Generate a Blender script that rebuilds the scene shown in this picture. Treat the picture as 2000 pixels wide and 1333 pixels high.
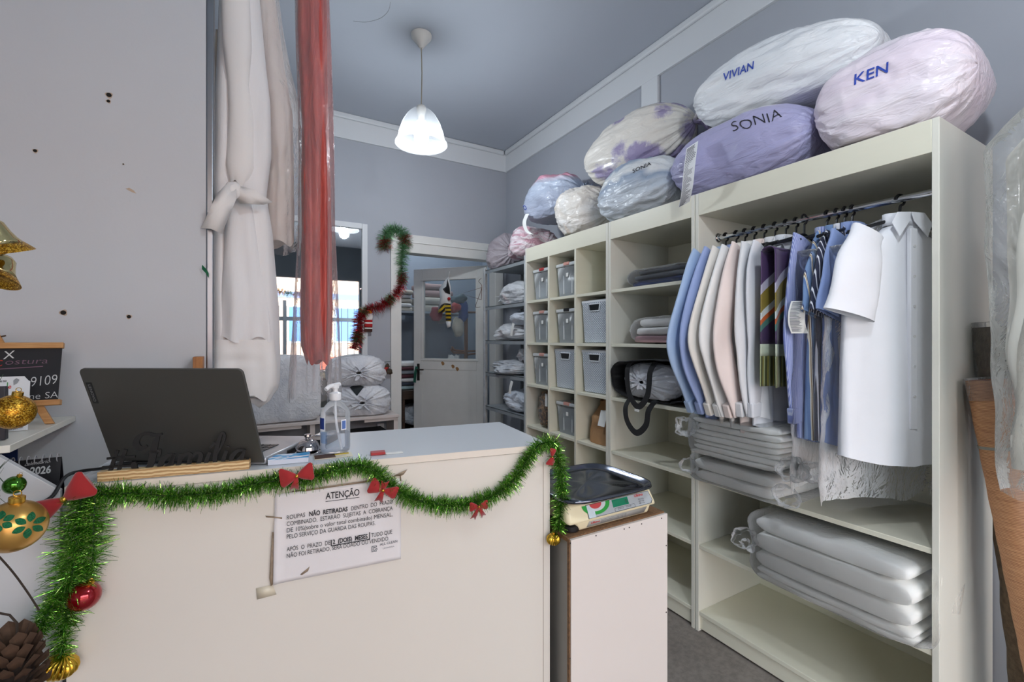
import bpy, bmesh, math, random
from mathutils import Vector, Matrix, noise, Euler
from mathutils.bvhtree import BVHTree
for o in list(bpy.data.objects): bpy.data.objects.remove(o, do_unlink=True)
SC = bpy.context.scene
COL = SC.collection
PI = math.pi
V = Vector
# ---------------------------------------------------------------- camera
CAMZ = 1.35; FPX = 2000*16/36.0; YAW = math.radians(30.3); HOR = 662.0
cd = bpy.data.cameras.new('camera'); cam = bpy.data.objects.new('camera', cd); COL.objects.link(cam)
cd.sensor_width = 36; cd.lens = 16; cd.clip_start = .02; cd.shift_y = -(666.5-HOR)/2000
cam.location = (0, 0, CAMZ); cam.rotation_euler = (PI/2, 0, -YAW); SC.camera = cam
# ---------------------------------------------------------------- world, daylight, exposure
w = bpy.data.worlds.new('World'); SC.world = w; w.use_nodes = True
bg = w.node_tree.nodes['Background']; bg.inputs[0].default_value = (.86, .93, 1, 1); bg.inputs[1].default_value = 6.0
vs = SC.view_settings; vs.view_transform = 'Standard'; vs.look = 'None'; vs.gamma = 1; vs.use_curve_mapping = False
vs.exposure = 0.30
LAMP_E, FILL_LAMP_E = 24, 20
def light(name, typ, loc, energy, color, size=None, rot=(0,0,0), sy=None):
    l = bpy.data.lights.new(name, typ); l.energy = energy; l.color = color
    if typ == 'AREA':
        l.shape = 'RECTANGLE'; l.size = size; l.size_y = sy or size
    elif typ == 'SUN': l.angle = size or .01
    else: l.shadow_soft_size = size
    o = bpy.data.objects.new(name, l); COL.objects.link(o); o.location = loc; o.rotation_euler = rot
    return o
light('sun', 'SUN', (0, -4, 8), 1.2, (1, .95, .88), .02, (math.radians(-38), math.radians(12), 0))
# daylight that comes in through the open shop front behind the camera
pt_ = light('shopfront_portal', 'AREA', (.55, -1.78, 1.35), 36, (1, .96, .92), 2.9, (math.radians(90), 0, 0), 2.4); pt_.data.cycles.is_portal = True
# ---------------------------------------------------------------- geometry helpers
FW = V((math.sin(YAW), math.cos(YAW), 0)); RT = V((math.cos(YAW), -math.sin(YAW), 0)); UP = V((0, 0, 1)); EYE = V((0, 0, CAMZ))
def ray(px, py): return FW + RT*((px-1000)/FPX) + UP*((HOR-py)/FPX)
def atX(px, py, X): d = ray(px, py); return EYE + d*(X/d.x)
def atY(px, py, Y): d = ray(px, py); return EYE + d*(Y/d.y)
def atZ(px, py, Z): d = ray(px, py); return EYE + d*((Z-CAMZ)/d.z)
def atD(px, py, D): return EYE + ray(px, py)*D
def atP(px, py, p, n): d = ray(px, py); return EYE + d*((V(p)-EYE).dot(n)/d.dot(n))
XF = {}
def nz(p, s=1.0): return noise.noise(V(p)*s)
def spow(a, e): return math.copysign(abs(a)**e, a)
def lerp(a, b, t): return a+(b-a)*t
def interp(tab, x):
    if x <= tab[0][0]: return tab[0][1]
    for (a, va), (b, vb) in zip(tab, tab[1:]):
        if x <= b:
            t = (x-a)/(b-a) if b > a else 0
            return va+(vb-va)*t
    return tab[-1][1]
def smooth_path(pts, n):
    pts = [V(p) for p in pts]; out = []
    for i in range(len(pts)-1):
        p0 = pts[max(i-1, 0)]; p1 = pts[i]; p2 = pts[i+1]; p3 = pts[min(i+2, len(pts)-1)]
        for k in range(n):
            t = k/n
            out.append(.5*((2*p1)+(p2-p0)*t+(2*p0-5*p1+4*p2-p3)*t*t+(3*p1-p0-3*p2+p3)*t**3))
    out.append(pts[-1]); return out
def frames(pts):
    n = len(pts); T = [(pts[min(i+1, n-1)]-pts[max(i-1, 0)]).normalized() for i in range(n)]
    a = V((0, 0, 1)) if abs(T[0].z) < .9 else V((1, 0, 0))
    N = [(a-T[0]*a.dot(T[0])).normalized()]
    for i in range(1, n):
        m = N[-1]-T[i]*N[-1].dot(T[i])
        N.append(m.normalized() if m.length > 1e-6 else N[-1])
    return T, N, [T[i].cross(N[i]) for i in range(n)]
def tag(o, label=None, cat=None, group=None, kind=None):
    if label: o['label'] = label
    if cat: o['category'] = cat
    if group: o['group'] = group
    if kind: o['kind'] = kind
    return o
def thing(name, label, cat, loc=(0, 0, 0), rz=0, group=None):
    o = bpy.data.objects.new(name, None); COL.objects.link(o); o.location = loc; o.rotation_euler = (0, 0, rz)
    o.empty_display_size = .05
    XF[o] = Matrix.Translation(V(loc)) @ Matrix.Rotation(rz, 4, 'Z'); return tag(o, label, cat, group)
class MB:
    def __init__(s): s.v = []; s.f = []
    def add(s, vs_, fs):
        o = len(s.v); s.v += [V(p) for p in vs_]; s.f += [[i+o for i in f] for f in fs]; return s
    def box(s, x0, x1, y0, y1, z0, z1):
        return s.add([(x0,y0,z0),(x1,y0,z0),(x1,y1,z0),(x0,y1,z0),(x0,y0,z1),(x1,y0,z1),(x1,y1,z1),(x0,y1,z1)],
                     [(3,2,1,0),(4,5,6,7),(0,1,5,4),(1,2,6,5),(2,3,7,6),(3,0,4,7)])
    def obox(s, c, a, b, d):
        c = V(c); a = V(a); b = V(b); d = V(d)
        return s.add([c-a-b-d, c+a-b-d, c+a+b-d, c-a+b-d, c-a-b+d, c+a-b+d, c+a+b+d, c-a+b+d],
                     [(3,2,1,0),(4,5,6,7),(0,1,5,4),(1,2,6,5),(2,3,7,6),(3,0,4,7)])
    def prism(s, poly, o, ux, uy, w):
        o = V(o); ux = V(ux); uy = V(uy); w = V(w); n = len(poly)
        a = [o+ux*p[0]+uy*p[1] for p in poly]
        return s.add(a+[p+w for p in a], [list(range(n))[::-1], list(range(n, 2*n))]+[(i, (i+1) % n, (i+1) % n+n, i+n) for i in range(n)])
    def tube(s, pts, r, n=8, cap=True, flat=1.0):
        pts = [V(p) for p in pts]; m = len(pts); T, N, B = frames(pts); vv = []; ff = []
        for i in range(m):
            ri = r[i] if isinstance(r, (list, tuple)) else r
            for k in range(n):
                a = 2*PI*k/n; vv.append(pts[i]+N[i]*(ri*math.cos(a))+B[i]*(ri*flat*math.sin(a)))
        for i in range(m-1):
            for k in range(n):
                k2 = (k+1) % n; ff.append((i*n+k, i*n+k2, (i+1)*n+k2, (i+1)*n+k))
        if cap: ff.append(list(range(n))[::-1]); ff.append(list(range((m-1)*n, m*n)))
        return s.add(vv, ff)
    def lathe(s, prof, n=32, o=(0, 0, 0), R=None, rfn=None):
        o = V(o); vv = []; ff = []; m = len(prof)
        for i, (r, z) in enumerate(prof):
            for k in range(n):
                a = 2*PI*k/n; rr = r*(rfn(a, z) if rfn else 1); p = V((rr*math.cos(a), rr*math.sin(a), z))
                vv.append(o+(R @ p if R else p))
        for i in range(m-1):
            for k in range(n):
                k2 = (k+1) % n; ff.append((i*n+k, i*n+k2, (i+1)*n+k2, (i+1)*n+k))
        if prof[0][0] > 1e-5: ff.append(list(range(n))[::-1])
        if prof[-1][0] > 1e-5: ff.append(list(range((m-1)*n, m*n)))
        return s.add(vv, ff)
    def grid(s, nu, nv, fn, cu=False):
        vv = [fn(i/(nu if cu else nu-1), j/(nv-1)) for j in range(nv) for i in range(nu)]; ff = []
        for j in range(nv-1):
            for i in range(nu if cu else nu-1):
                i2 = (i+1) % nu; ff.append((j*nu+i, j*nu+i2, (j+1)*nu+i2, (j+1)*nu+i))
        return s.add(vv, ff)
    def soft(s, c, h, e=.35, nu=36, nv=20, amp=0, sc=6, seed=0, R=None, e2=None, lay=0, layn=4):
        c = V(c); e2 = e2 or e; vv = []; ff = []
        for j in range(nv+1):
            ph = -PI/2+PI*j/nv
            for i in range(nu):
                th = 2*PI*i/nu; cp = spow(math.cos(ph), e)
                p = V((h[0]*cp*spow(math.cos(th), e2), h[1]*cp*spow(math.sin(th), e2), h[2]*spow(math.sin(ph), e)))
                if amp:
                    q = (p+c)*sc+V((seed*7.1, seed*3.3, seed)); d = p.normalized() if p.length else V()
                    p = p+d*(amp*noise.noise(q)+.5*amp*noise.noise(q*2.3))
                if lay:
                    p = V((p.x*(1+lay*math.sin(layn*PI*(p.z/h[2]))), p.y*(1+lay*math.sin(layn*PI*(p.z/h[2]))), p.z))
                vv.append(c+(R @ p if R else p))
        for j in range(nv):
            for i in range(nu):
                i2 = (i+1) % nu; ff.append((j*nu+i, j*nu+i2, (j+1)*nu+i2, (j+1)*nu+i))
        return s.add(vv, ff)
    def ribbon(s, pts, w, th):
        """strap along pts; w = width vector or list of them; th = thickness"""
        pts = [V(p) for p in pts]; m = len(pts); vv = []; ff = []
        for i in range(m):
            t = (pts[min(i+1, m-1)]-pts[max(i-1, 0)]).normalized(); ww = V(w[i]) if isinstance(w, list) else V(w)
            nn = t.cross(ww).normalized()*(th/2)
            vv += [pts[i]-ww/2-nn, pts[i]+ww/2-nn, pts[i]+ww/2+nn, pts[i]-ww/2+nn]
        for i in range(m-1):
            for k in range(4):
                k2 = (k+1) % 4; ff.append((i*4+k, i*4+k2, i*4+4+k2, i*4+4+k))
        ff += [(3, 2, 1, 0), (m*4-4, m*4-3, m*4-2, m*4-1)]
        return s.add(vv, ff)
    def build(s, name, mat, parent=None, label=None, cat=None, group=None, kind=None, local=False, bevel=0, sharp=38, solid=0, origin=None, fix=True):
        vv = s.v
        if parent is not None:
            if not local:
                I = XF[parent].inverted(); vv = [I @ p for p in vv]
            o0 = None
        else:
            if origin is None:
                xs = [p.x for p in vv]; ys = [p.y for p in vv]; zs = [p.z for p in vv]
                origin = ((min(xs)+max(xs))/2, (min(ys)+max(ys))/2, min(zs))
            o0 = V(origin); vv = [p-o0 for p in vv]
        me = bpy.data.meshes.new(name); me.from_pydata([tuple(p) for p in vv], [], s.f)
        if fix:
            bm = bmesh.new(); bm.from_mesh(me); bmesh.ops.remove_doubles(bm, verts=bm.verts, dist=1e-6)
            bmesh.ops.recalc_face_normals(bm, faces=bm.faces); bm.to_mesh(me); bm.free()
        me.shade_smooth()
        try: me.set_sharp_from_angle(angle=math.radians(sharp))
        except Exception: pass
        if mat: me.materials.append(mat)
        o = bpy.data.objects.new(name, me); COL.objects.link(o)
        if parent is not None: o.parent = parent; XF[o] = XF[parent].copy()
        else: o.location = o0; XF[o] = Matrix.Translation(o0)
        if bevel:
            m = o.modifiers.new('bevel', 'BEVEL'); m.width = bevel; m.segments = 2; m.limit_method = 'ANGLE'
        if solid:
            m = o.modifiers.new('solidify', 'SOLIDIFY'); m.thickness = solid; m.offset = 0
        return tag(o, label, cat, group, kind)
def box(name, mat, b, parent=None, bevel=.0015, **k): return MB().box(*b).build(name, mat, parent, bevel=bevel, **k)
def dup(root, loc, rz=0, label=None, group=None):
    kids = {}
    for ob in bpy.data.objects:
        if ob.parent: kids.setdefault(ob.parent, []).append(ob)
    r = root.copy(); COL.objects.link(r); r.location = loc; r.rotation_euler = (0, 0, rz)
    XF[r] = Matrix.Translation(V(loc)) @ Matrix.Rotation(rz, 4, 'Z')
    if label: r['label'] = label
    if group: r['group'] = group
    for ch in kids.get(root, []):
        c = ch.copy(); COL.objects.link(c); c.parent = r; XF[c] = XF[r].copy()
        for g in kids.get(ch, []):
            d = g.copy(); COL.objects.link(d); d.parent = c; XF[d] = XF[r].copy()
    return r
# ---------------------------------------------------------------- materials
def lin(c):
    c = c/255.0; return c/12.92 if c <= .04045 else ((c+.055)/1.055)**2.4
def C(r, g, b): return (lin(r), lin(g), lin(b), 1)
class NT:
    def __init__(s, name):
        s.m = bpy.data.materials.new(name); s.m.use_nodes = True; s.t = s.m.node_tree; s.b = s.t.nodes['Principled BSDF']
        s.out = s.t.nodes['Material Output']
    def n(s, t, **k):
        x = s.t.nodes.new(t)
        for a, v_ in k.items():
            if a[0] == 'i' and a[1:].isdigit(): x.inputs[int(a[1:])].default_value = v_
            elif a.startswith('in_'): x.inputs[a[3:].replace('_', ' ')].default_value = v_
            else: setattr(x, a, v_)
        return x
    def l(s, a, b): s.t.links.new(a, b)
    def coord(s, scale=(1, 1, 1), rot=(0, 0, 0), kind='Object'):
        tc = s.n('ShaderNodeTexCoord'); mp = s.n('ShaderNodeMapping'); s.l(tc.outputs[kind], mp.inputs[0])
        mp.inputs['Scale'].default_value = scale; mp.inputs['Rotation'].default_value = rot; return mp.outputs[0]
    def noise(s, co, scale=5, detail=4, rough=.5, dist=0):
        x = s.n('ShaderNodeTexNoise'); s.l(co, x.inputs['Vector']); x.inputs['Scale'].default_value = scale
        x.inputs['Detail'].default_value = detail; x.inputs['Roughness'].default_value = rough; x.inputs['Distortion'].default_value = dist
        return x.outputs[0]
    def ramp(s, fac, stops, const=False):
        x = s.n('ShaderNodeValToRGB'); e = x.color_ramp.elements
        while len(e) < len(stops): e.new(.5)
        for i, (p, c) in enumerate(stops): e[i].position = p; e[i].color = c
        if const: x.color_ramp.interpolation = 'CONSTANT'
        s.l(fac, x.inputs[0]); return x.outputs[0]
    def mix(s, fac, a, b):
        x = s.n('ShaderNodeMix'); x.data_type = 'RGBA'
        for k, v_ in ((0, fac), (6, a), (7, b)):
            if isinstance(v_, (float, int, tuple)): x.inputs[k].default_value = v_
            else: s.l(v_, x.inputs[k])
        return x.outputs[2]
    def bump(s, h, st=.3, dist=.01):
        x = s.n('ShaderNodeBump'); x.inputs['Strength'].default_value = st; x.inputs['Distance'].default_value = dist
        s.l(h, x.inputs['Height']); s.l(x.outputs[0], s.b.inputs['Normal']); return x
    def set(s, **k):
        for a, v_ in k.items():
            a = a.replace('_', ' '); s.b.inputs[a].default_value = v_
        return s
MATS = {}
def mat(name, col, rough=.5, metal=0, var=0, vs_=4, bump=0, bs=60, bd=.004, coat=0, sheen=0, stretch=(1, 1, 1), spec=.5, emit=0, trans=0):
    if name in MATS: return MATS[name]
    t = NT(name); t.set(Base_Color=col, Roughness=rough, Metallic=metal, Coat_Weight=coat, Sheen_Weight=sheen, Specular_IOR_Level=spec, Transmission_Weight=trans)
    if emit: t.set(Emission_Color=col, Emission_Strength=emit)
    if var:
        f = t.noise(t.coord(stretch), vs_, 5, .6)
        d = tuple(c*(1-var) for c in col[:3])+(1,); u = tuple(min(1, c*(1+var)) for c in col[:3])+(1,)
        t.l(t.ramp(f, [(.3, d), (.7, u)]), t.b.inputs['Base Color'])
    if bump: t.bump(t.noise(t.coord(stretch), bs, 5, .6), bump, bd)
    MATS[name] = t.m; return t.m
def plastic_bag(name, stops, scale=4, stretch=(1, 1, 1), rot=(0, 0, 0), dist=1.0, veil=.18, const=False, rough=.36, zg=None):
    """thin milky plastic stretched over cloth: cloth colours under a white veil, glossy coat, crinkles"""
    if name in MATS: return MATS[name]
    t = NT(name); f = t.noise(t.coord(stretch, rot), scale, 2, .5, dist)
    if zg:
        tc = t.n('ShaderNodeTexCoord'); sx = t.n('ShaderNodeSeparateXYZ'); t.l(tc.outputs['Object'], sx.inputs[0])
        a_ = t.n('ShaderNodeMath', operation='MULTIPLY_ADD', i1=zg[0], i2=zg[1]-.5*zg[2]); t.l(sx.outputs['Z'], a_.inputs[0])
        b_ = t.n('ShaderNodeMath', operation='MULTIPLY_ADD', i1=zg[2]); t.l(f, b_.inputs[0]); t.l(a_.outputs[0], b_.inputs[2]); f = b_.outputs[0]
    c = t.ramp(f, stops, const); c = t.mix(veil, c, C(230, 231, 234))
    t.l(c, t.b.inputs['Base Color']); t.set(Roughness=.55, Coat_Weight=.35, Coat_Roughness=.22)
    a = t.noise(t.coord((1, 1, 1)), 5, 2, .5, 2.2); b = t.noise(t.coord((6, 1.1, 6)), 5, 3, .55, 1.2)
    ad = t.n('ShaderNodeMath', operation='ADD'); t.l(a, ad.inputs[0]); t.l(b, ad.inputs[1])
    bp = t.bump(ad.outputs[0], .42, .022); t.l(bp.outputs[0], t.b.inputs['Coat Normal'])
    MATS[name] = t.m; return t.m
def film(name, op=.16, tint=(.92, .94, .97, 1), crink=.8, rough=.12, sc=16):
    """clear crinkled plastic film"""
    if name in MATS: return MATS[name]
    t = NT(name); t.set(Base_Color=tint, Roughness=rough, Specular_IOR_Level=1.0)
    co = t.coord((1, 1, .55)); a = t.noise(co, sc, 4, .62, 1.6); bp = t.bump(a, crink, .03)
    tr = t.n('ShaderNodeBsdfTransparent'); tr.inputs[0].default_value = (.99, .993, .996, 1)
    fr = t.n('ShaderNodeFresnel'); fr.inputs[0].default_value = 1.5; t.l(bp.outputs[0], fr.inputs['Normal'])
    mr = t.n('ShaderNodeMapRange'); mr.inputs[1].default_value = .04; mr.inputs[2].default_value = 1.0; mr.inputs[3].default_value = op; mr.inputs[4].default_value = .85
    t.l(fr.outputs[0], mr.inputs[0])
    mx = t.n('ShaderNodeMixShader'); t.l(mr.outputs[0], mx.inputs[0]); t.l(tr.outputs[0], mx.inputs[1]); t.l(t.b.outputs[0], mx.inputs[2])
    t.l(mx.outputs[0], t.out.inputs[0]); MATS[name] = t.m; return t.m
def glass(name, tint=(.9, .95, .95, 1), op=.08, rough=.03):
    t = NT(name); t.set(Base_Color=tint, Roughness=rough, Specular_IOR_Level=1.0)
    tr = t.n('ShaderNodeBsdfTransparent'); tr.inputs[0].default_value = tint
    fr = t.n('ShaderNodeFresnel'); fr.inputs[0].default_value = 1.45
    mr = t.n('ShaderNodeMapRange'); mr.inputs[3].default_value = op; mr.inputs[4].default_value = .9; t.l(fr.outputs[0], mr.inputs[0])
    mx = t.n('ShaderNodeMixShader'); t.l(mr.outputs[0], mx.inputs[0]); t.l(tr.outputs[0], mx.inputs[1]); t.l(t.b.outputs[0], mx.inputs[2])
    t.l(mx.outputs[0], t.out.inputs[0]); return t.m
def stripes(name, stops, freq, rot=(0, 0, 0), rough=.8, axis='X'):
    if name in MATS: return MATS[name]
    t = NT(name); x = t.n('ShaderNodeTexWave'); x.wave_type = 'BANDS'; x.bands_direction = axis; x.wave_profile = 'SAW'
    t.l(t.coord((1, 1, 1), rot), x.inputs[0]); x.inputs['Scale'].default_value = freq; x.inputs['Distortion'].default_value = .3; x.inputs['Detail'].default_value = 1
    t.l(t.ramp(x.outputs[1], stops, True), t.b.inputs['Base Color']); t.set(Roughness=rough, Sheen_Weight=.2); MATS[name] = t.m; return t.m
def wood(name, a, b, scale=(1, 14, 14), rough=.5):
    if name in MATS: return MATS[name]
    t = NT(name); f = t.noise(t.coord(scale), 6, 5, .6, 1.2); t.l(t.ramp(f, [(.3, a), (.7, b)]), t.b.inputs['Base Color'])
    t.set(Roughness=rough); t.bump(f, .15, .003); MATS[name] = t.m; return t.m
# ---------------------------------------------------------------- lettering
_TX = {}
def text_mesh(s, shear=0, bold=0):
    k = (s, shear, bold)
    if k in _TX: return _TX[k]
    cu = bpy.data.curves.new('t', 'FONT'); cu.body = s; cu.resolution_u = 3; cu.shear = shear; cu.size = 1; cu.offset = bold
    ob = bpy.data.objects.new('t', cu); COL.objects.link(ob); me = ob.to_mesh()
    vv = [(p.co.x, p.co.y) for p in me.vertices]; ff = [list(p.vertices) for p in me.polygons]
    ob.to_mesh_clear(); bpy.data.objects.remove(ob); bpy.data.curves.remove(cu)
    _TX[k] = (vv, ff); return _TX[k]
def text_on(mb, s, o, ux, uy, size, width=None, align='L', shear=0, bold=0):
    """flat print: o = baseline start, ux / uy unit vectors in the plane, size = font size in metres"""
    vv, ff = text_mesh(s, shear, bold)
    if not vv: return mb
    x0 = min(p[0] for p in vv); x1 = max(p[0] for p in vv); kx = size
    if width: kx = width/(x1-x0)
    off = {'L': 0, 'C': -(x1-x0)*kx/2, 'R': -(x1-x0)*kx}[align]
    o = V(o); ux = V(ux); uy = V(uy)
    return mb.add([o+ux*((p[0]-x0)*kx+off)+uy*(p[1]*size) for p in vv], ff)
def ink_px(s, targets, p0, p1, hpx, shear=.2, bold=.01, lift=.0035, jit=0):
    """marker writing laid on a curved surface: baseline p0 -> p1 and letter height given in photo pixels, each point dropped on the surface"""
    vv, ff = text_mesh(s, shear, bold)
    bm = bmesh.new(); bv = [bm.verts.new((p[0], p[1], 0)) for p in vv]
    for f in ff:
        try: bm.faces.new([bv[i] for i in f])
        except Exception: pass
    bmesh.ops.triangulate(bm, faces=bm.faces); bmesh.ops.subdivide_edges(bm, edges=bm.edges, cuts=3, use_grid_fill=True)
    bm.verts.index_update(); vv = [(q.co.x, q.co.y) for q in bm.verts]; ff = [[q.index for q in f.verts] for f in bm.faces]; bm.free()
    x0 = min(p[0] for p in vv); x1 = max(p[0] for p in vv)
    ex = V((p1[0]-p0[0], p1[1]-p0[1], 0)); ey = V((ex.y, -ex.x, 0)).normalized()
    trees = []
    for o in targets:
        trees.append(BVHTree.FromPolygons([XF[o] @ v_.co for v_ in o.data.vertices], [list(p.vertices) for p in o.data.polygons]))
    pts = []
    for p in vv:
        q = V((p0[0], p0[1], 0))+ex*((p[0]-x0)/(x1-x0))+ey*(p[1]*hpx/.73+jit*math.sin((p[0]-x0)*5))
        d = ray(q.x, q.y).normalized(); best = None
        for t in trees:
            h = t.ray_cast(EYE, d)
            if h[0] is not None and (best is None or h[3] < best[3]): best = h
        pts.append(None if best is None else best[0]-d*lift)
    mb = MB(); ok = [f for f in ff if all(pts[i] is not None for i in f)]
    mb.add([p if p is not None else V((0, 0, 0)) for p in pts], ok)
    used = sorted({i for f in mb.f for i in f}); mp = {a: i for i, a in enumerate(used)}
    mb.v = [mb.v[i] for i in used]; mb.f = [[mp[i] for i in f] for f in mb.f]
    return mb
# ================================================================= the room
XL, XR, YB, YF, ZC, YP = -1.6, 2.29, 4.03, -1.8, 3.24, 1.66
def struct(name, m, b, parent=None, bevel=0):
    o = MB().box(*b).build(name, m, parent, bevel=bevel)
    if parent is None: o['kind'] = 'structure'
    return o
M_wall = mat('wall_paint_grey', C(170, 174, 182), .75, var=.03, vs_=1.5, bump=.05, bs=90)
M_part = mat('wall_paint_white', C(201, 204, 207), .7, var=.025, vs_=1.2, bump=.06, bs=120)
M_ceil = mat('ceiling_paint', C(176, 182, 192), .8, var=.02, vs_=1.0, bump=.04, bs=80)
M_trim = mat('trim_paint', C(214, 217, 220), .55, bump=.05, bs=40)
M_white = mat('white_melamine', C(232, 230, 218), .38, var=.015, vs_=2, bump=.04, bs=25, stretch=(4, 4, .5))
M_cream = mat('cream_melamine', C(232, 229, 210), .42, var=.02, vs_=3, bump=.05, bs=30, stretch=(1, 1, 6))
M_edge = mat('grey_edge_band', C(205, 206, 206), .4)
M_dark = mat('dark_void', C(20, 20, 22), .9)
M_black = mat('black_plastic', C(22, 22, 24), .35)
M_backroom = mat('backroom_paint', C(150, 160, 172), .8, var=.06, vs_=2)
t = NT('worn_concrete_floor'); co = t.coord()
f1 = t.noise(co, 2.2, 6, .65, .4); f2 = t.noise(co, 38, 4, .7)
c1 = t.ramp(f1, [(.3, C(112, 104, 98)), (.7, C(142, 134, 127))]); c2 = t.ramp(f2, [(.35, C(90, 84, 80)), (.6, C(150, 142, 134))])
t.l(t.mix(.3, c1, c2), t.b.inputs['Base Color']); t.set(Roughness=.62); t.bump(f2, .12, .003); M_floor = t.m
struct('floor', M_floor, (XL, 3.2, YF-.1, 6.4, -.1, 0))
ce_ = struct('ceiling', M_ceil, (XL-.1, 3.2, YF-.1, 6.4, ZC, ZC+.12))
MB().tube(smooth_path([atZ(x, y, ZC-.0004) for x, y in ((690, 41), (715, 43), (742, 36), (758, 22), (763, 4))], 5), .0012, 5).build('hairline_crack', mat('crack_grey', C(140, 142, 146), .9), ce_)
wr = struct('wall_right', M_wall, (XR, XR+.1, YF, YB+.1, 0, ZC))
struct('wall_side', M_part, (XL-.1, XL, YF, YB+.1, 0, ZC))
# back wall with the doorway
DX0, DX1, DZ = 1.195, 2.15, 2.13
wb = MB(); wb.box(XL, DX0, YB, YB+.1, 0, ZC); wb.box(DX1, XR, YB, YB+.1, 0, ZC); wb.box(DX0, DX1, YB, YB+.1, DZ, ZC)
wbo = wb.build('wall_back', M_wall); wbo['kind'] = 'structure'
# partition on the left with its aluminium end post
wl = struct('wall_left', M_part, (XL, -.105, YP, YP+.05, 0, ZC))
M_alu = mat('brushed_aluminium', C(150, 156, 162), .35, 1, bump=.1, bs=80, stretch=(1, 1, .05))
box('end_post', M_alu, (-.105, -.085, YP-.003, YP+.053, 0, ZC), wl, bevel=.004)
M_hole = mat('hole_dark', C(28, 24, 20), .9); M_chip = mat('chipped_plaster', C(190, 170, 150), .9, var=.1, vs_=60)
for (px, py, r) in ((213, 186, .0062), (212, 198, .0042), (69, 295, .0042), (241, 321, .0018), (124, 611, .0062), (252, 619, .005)):
    p = atY(px, py, YP)
    mb = MB().lathe([(r*1.3, 0), (r*1.25, .0012), (r*.9, .0014)], 14, p, Matrix.Rotation(PI/2, 3, 'X'), rfn=lambda a, z: 1+.18*math.sin(3*a+px))
    mb.build('chipped_rim', M_chip, wl)
    MB().lathe([(r, 0), (r*.95, .002)], 12, p, Matrix.Rotation(PI/2, 3, 'X')).build('screw_hole', M_hole, wl)
p = atY(256, 373, YP); MB().prism([(-.012, .004), (-.004, .008), (.006, .002), (.012, -.006), (.003, -.004)], p+V((0, -.0006, 0)), (1, 0, 0), (0, 0, 1), (0, .0004, 0)).build('flaked_paint', M_chip, wl)
# front wall: upper wall over the open shop front, piers either side
M_front = mat('dark_front_wall', C(70, 76, 82), .8, var=.1, vs_=2)
fb = MB(); fb.box(XL, -.95, YF-.1, YF, 0, ZC); fb.box(2.05, XR+.1, YF-.1, YF, 0, ZC); fb.box(-.95, 2.05, YF-.1, YF, 2.55, ZC)
fo = fb.build('wall_front', M_front); fo['kind'] = 'structure'
# cornice band, crown bead and stile on the walls
def trim(n, b, m=M_trim, bev=.003): o = struct('trim_%d' % n, m, b, bevel=bev); return o
trim(1, (XL, XR, YB-.022, YB, 3.035, ZC)); trim(2, (XR-.022, XR, YF, YB-.022, 3.035, ZC))
trim(3, (XL, XR-.05, YB-.05, YB-.022, 3.195, ZC), bev=.01); trim(4, (XR-.05, XR-.022, YF, YB-.05, 3.195, ZC), bev=.01)
trim(5, (XR-.022, XR, 2.04, 2.18, 1.9, 3.035))
# door casing
M_case = mat('old_white_gloss', C(222, 222, 218), .45, var=.04, vs_=5, bump=.08, bs=18)
case = thing('door_casing', 'white painted wooden casing around the back doorway', 'door frame', (1.6, YB, 0)); case['kind'] = 'structure'
del case['category']; case.name = 'trim_6'
box('jamb', M_case, (DX0-.09, DX0+.004, YB-.025, YB+.104, 0, DZ), case, .004); box('jamb', M_case, (DX1-.004, DX1+.09, YB-.025, YB+.104, 0, DZ), case, .004)
box('lintel', M_case, (DX0-.09, DX1+.09, YB-.025, YB+.104, DZ-.004, DZ+.16), case, .004)
box('bead', M_case, (DX0-.09, DX1+.09, YB-.034, YB-.025, DZ+.085, DZ+.095), case, .002)
# ----- the room behind the doorway
br = MB(); br.box(.7, .8, YB+.1, 6.1, 0, ZC); br.box(3.0, 3.1, YB+.1, 6.1, 0, ZC); br.box(.7, 3.1, 6.0, 6.1, 0, ZC); br.box(XR, 3.1, YB, YB+.1, 0, ZC)
bo = br.build('wall_backroom', M_backroom); bo['kind'] = 'structure'
# ----- open door, hinged on the right, swung into the back room
HG = V((2.132, YB+.125, 0)); ang = math.atan2(4.81-HG.y, 1.585-HG.x); L = .855
door = thing('door_1', 'open white door with a glass upper pane and peeling paint', None, HG, ang); door['kind'] = 'structure'
def dpart(n, x0, x1, z0, z1, th=.036, m=M_case, bev=.003): return MB().box(x0, x1, -th/2, th/2, z0, z1).build(n, m, door, local=True, bevel=bev)
dpart('stile', 0, .11, .01, 2.1); dpart('stile', L-.11, L, .01, 2.1); dpart('rail', .11, L-.11, 1.98, 2.1); dpart('rail', .11, L-.11, 1.02, 1.13)
dpart('rail', .11, L-.11, .01, .14); dpart('panel', .11, L-.11, .14, 1.02, .028)
M_glass = glass('window_glass', (.93, .96, .97, 1), .03)
dpart('pane', .11, L-.11, 1.13, 1.98, .005, M_glass, 0)
for z0, z1, x0, x1 in ((1.115, 1.14, .09, L-.09), (1.97, 1.992, .09, L-.09), (1.14, 1.97, .095, .118), (1.14, 1.97, L-.118, L-.095)):
    dpart('glazing_bead', x0, x1, z0, z1, .05)
M_iron = mat('tarnished_iron', C(70, 66, 62), .5, .7, var=.2, vs_=40)
h = MB().box(L-.075, L-.045, .018, .026, .9, 1.08).build('lock_plate', M_iron, door, local=True, bevel=.002)
MB().tube([(L-.06, .02, 1.02), (L-.06, .06, 1.02), (L-.075, .07, 1.02), (L-.15, .07, 1.02)], .008, 8).build('lever', M_iron, h, local=True)
M_rust = mat('bare_wood_patch', C(150, 112, 72), .9, var=.3, vs_=60)
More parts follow.
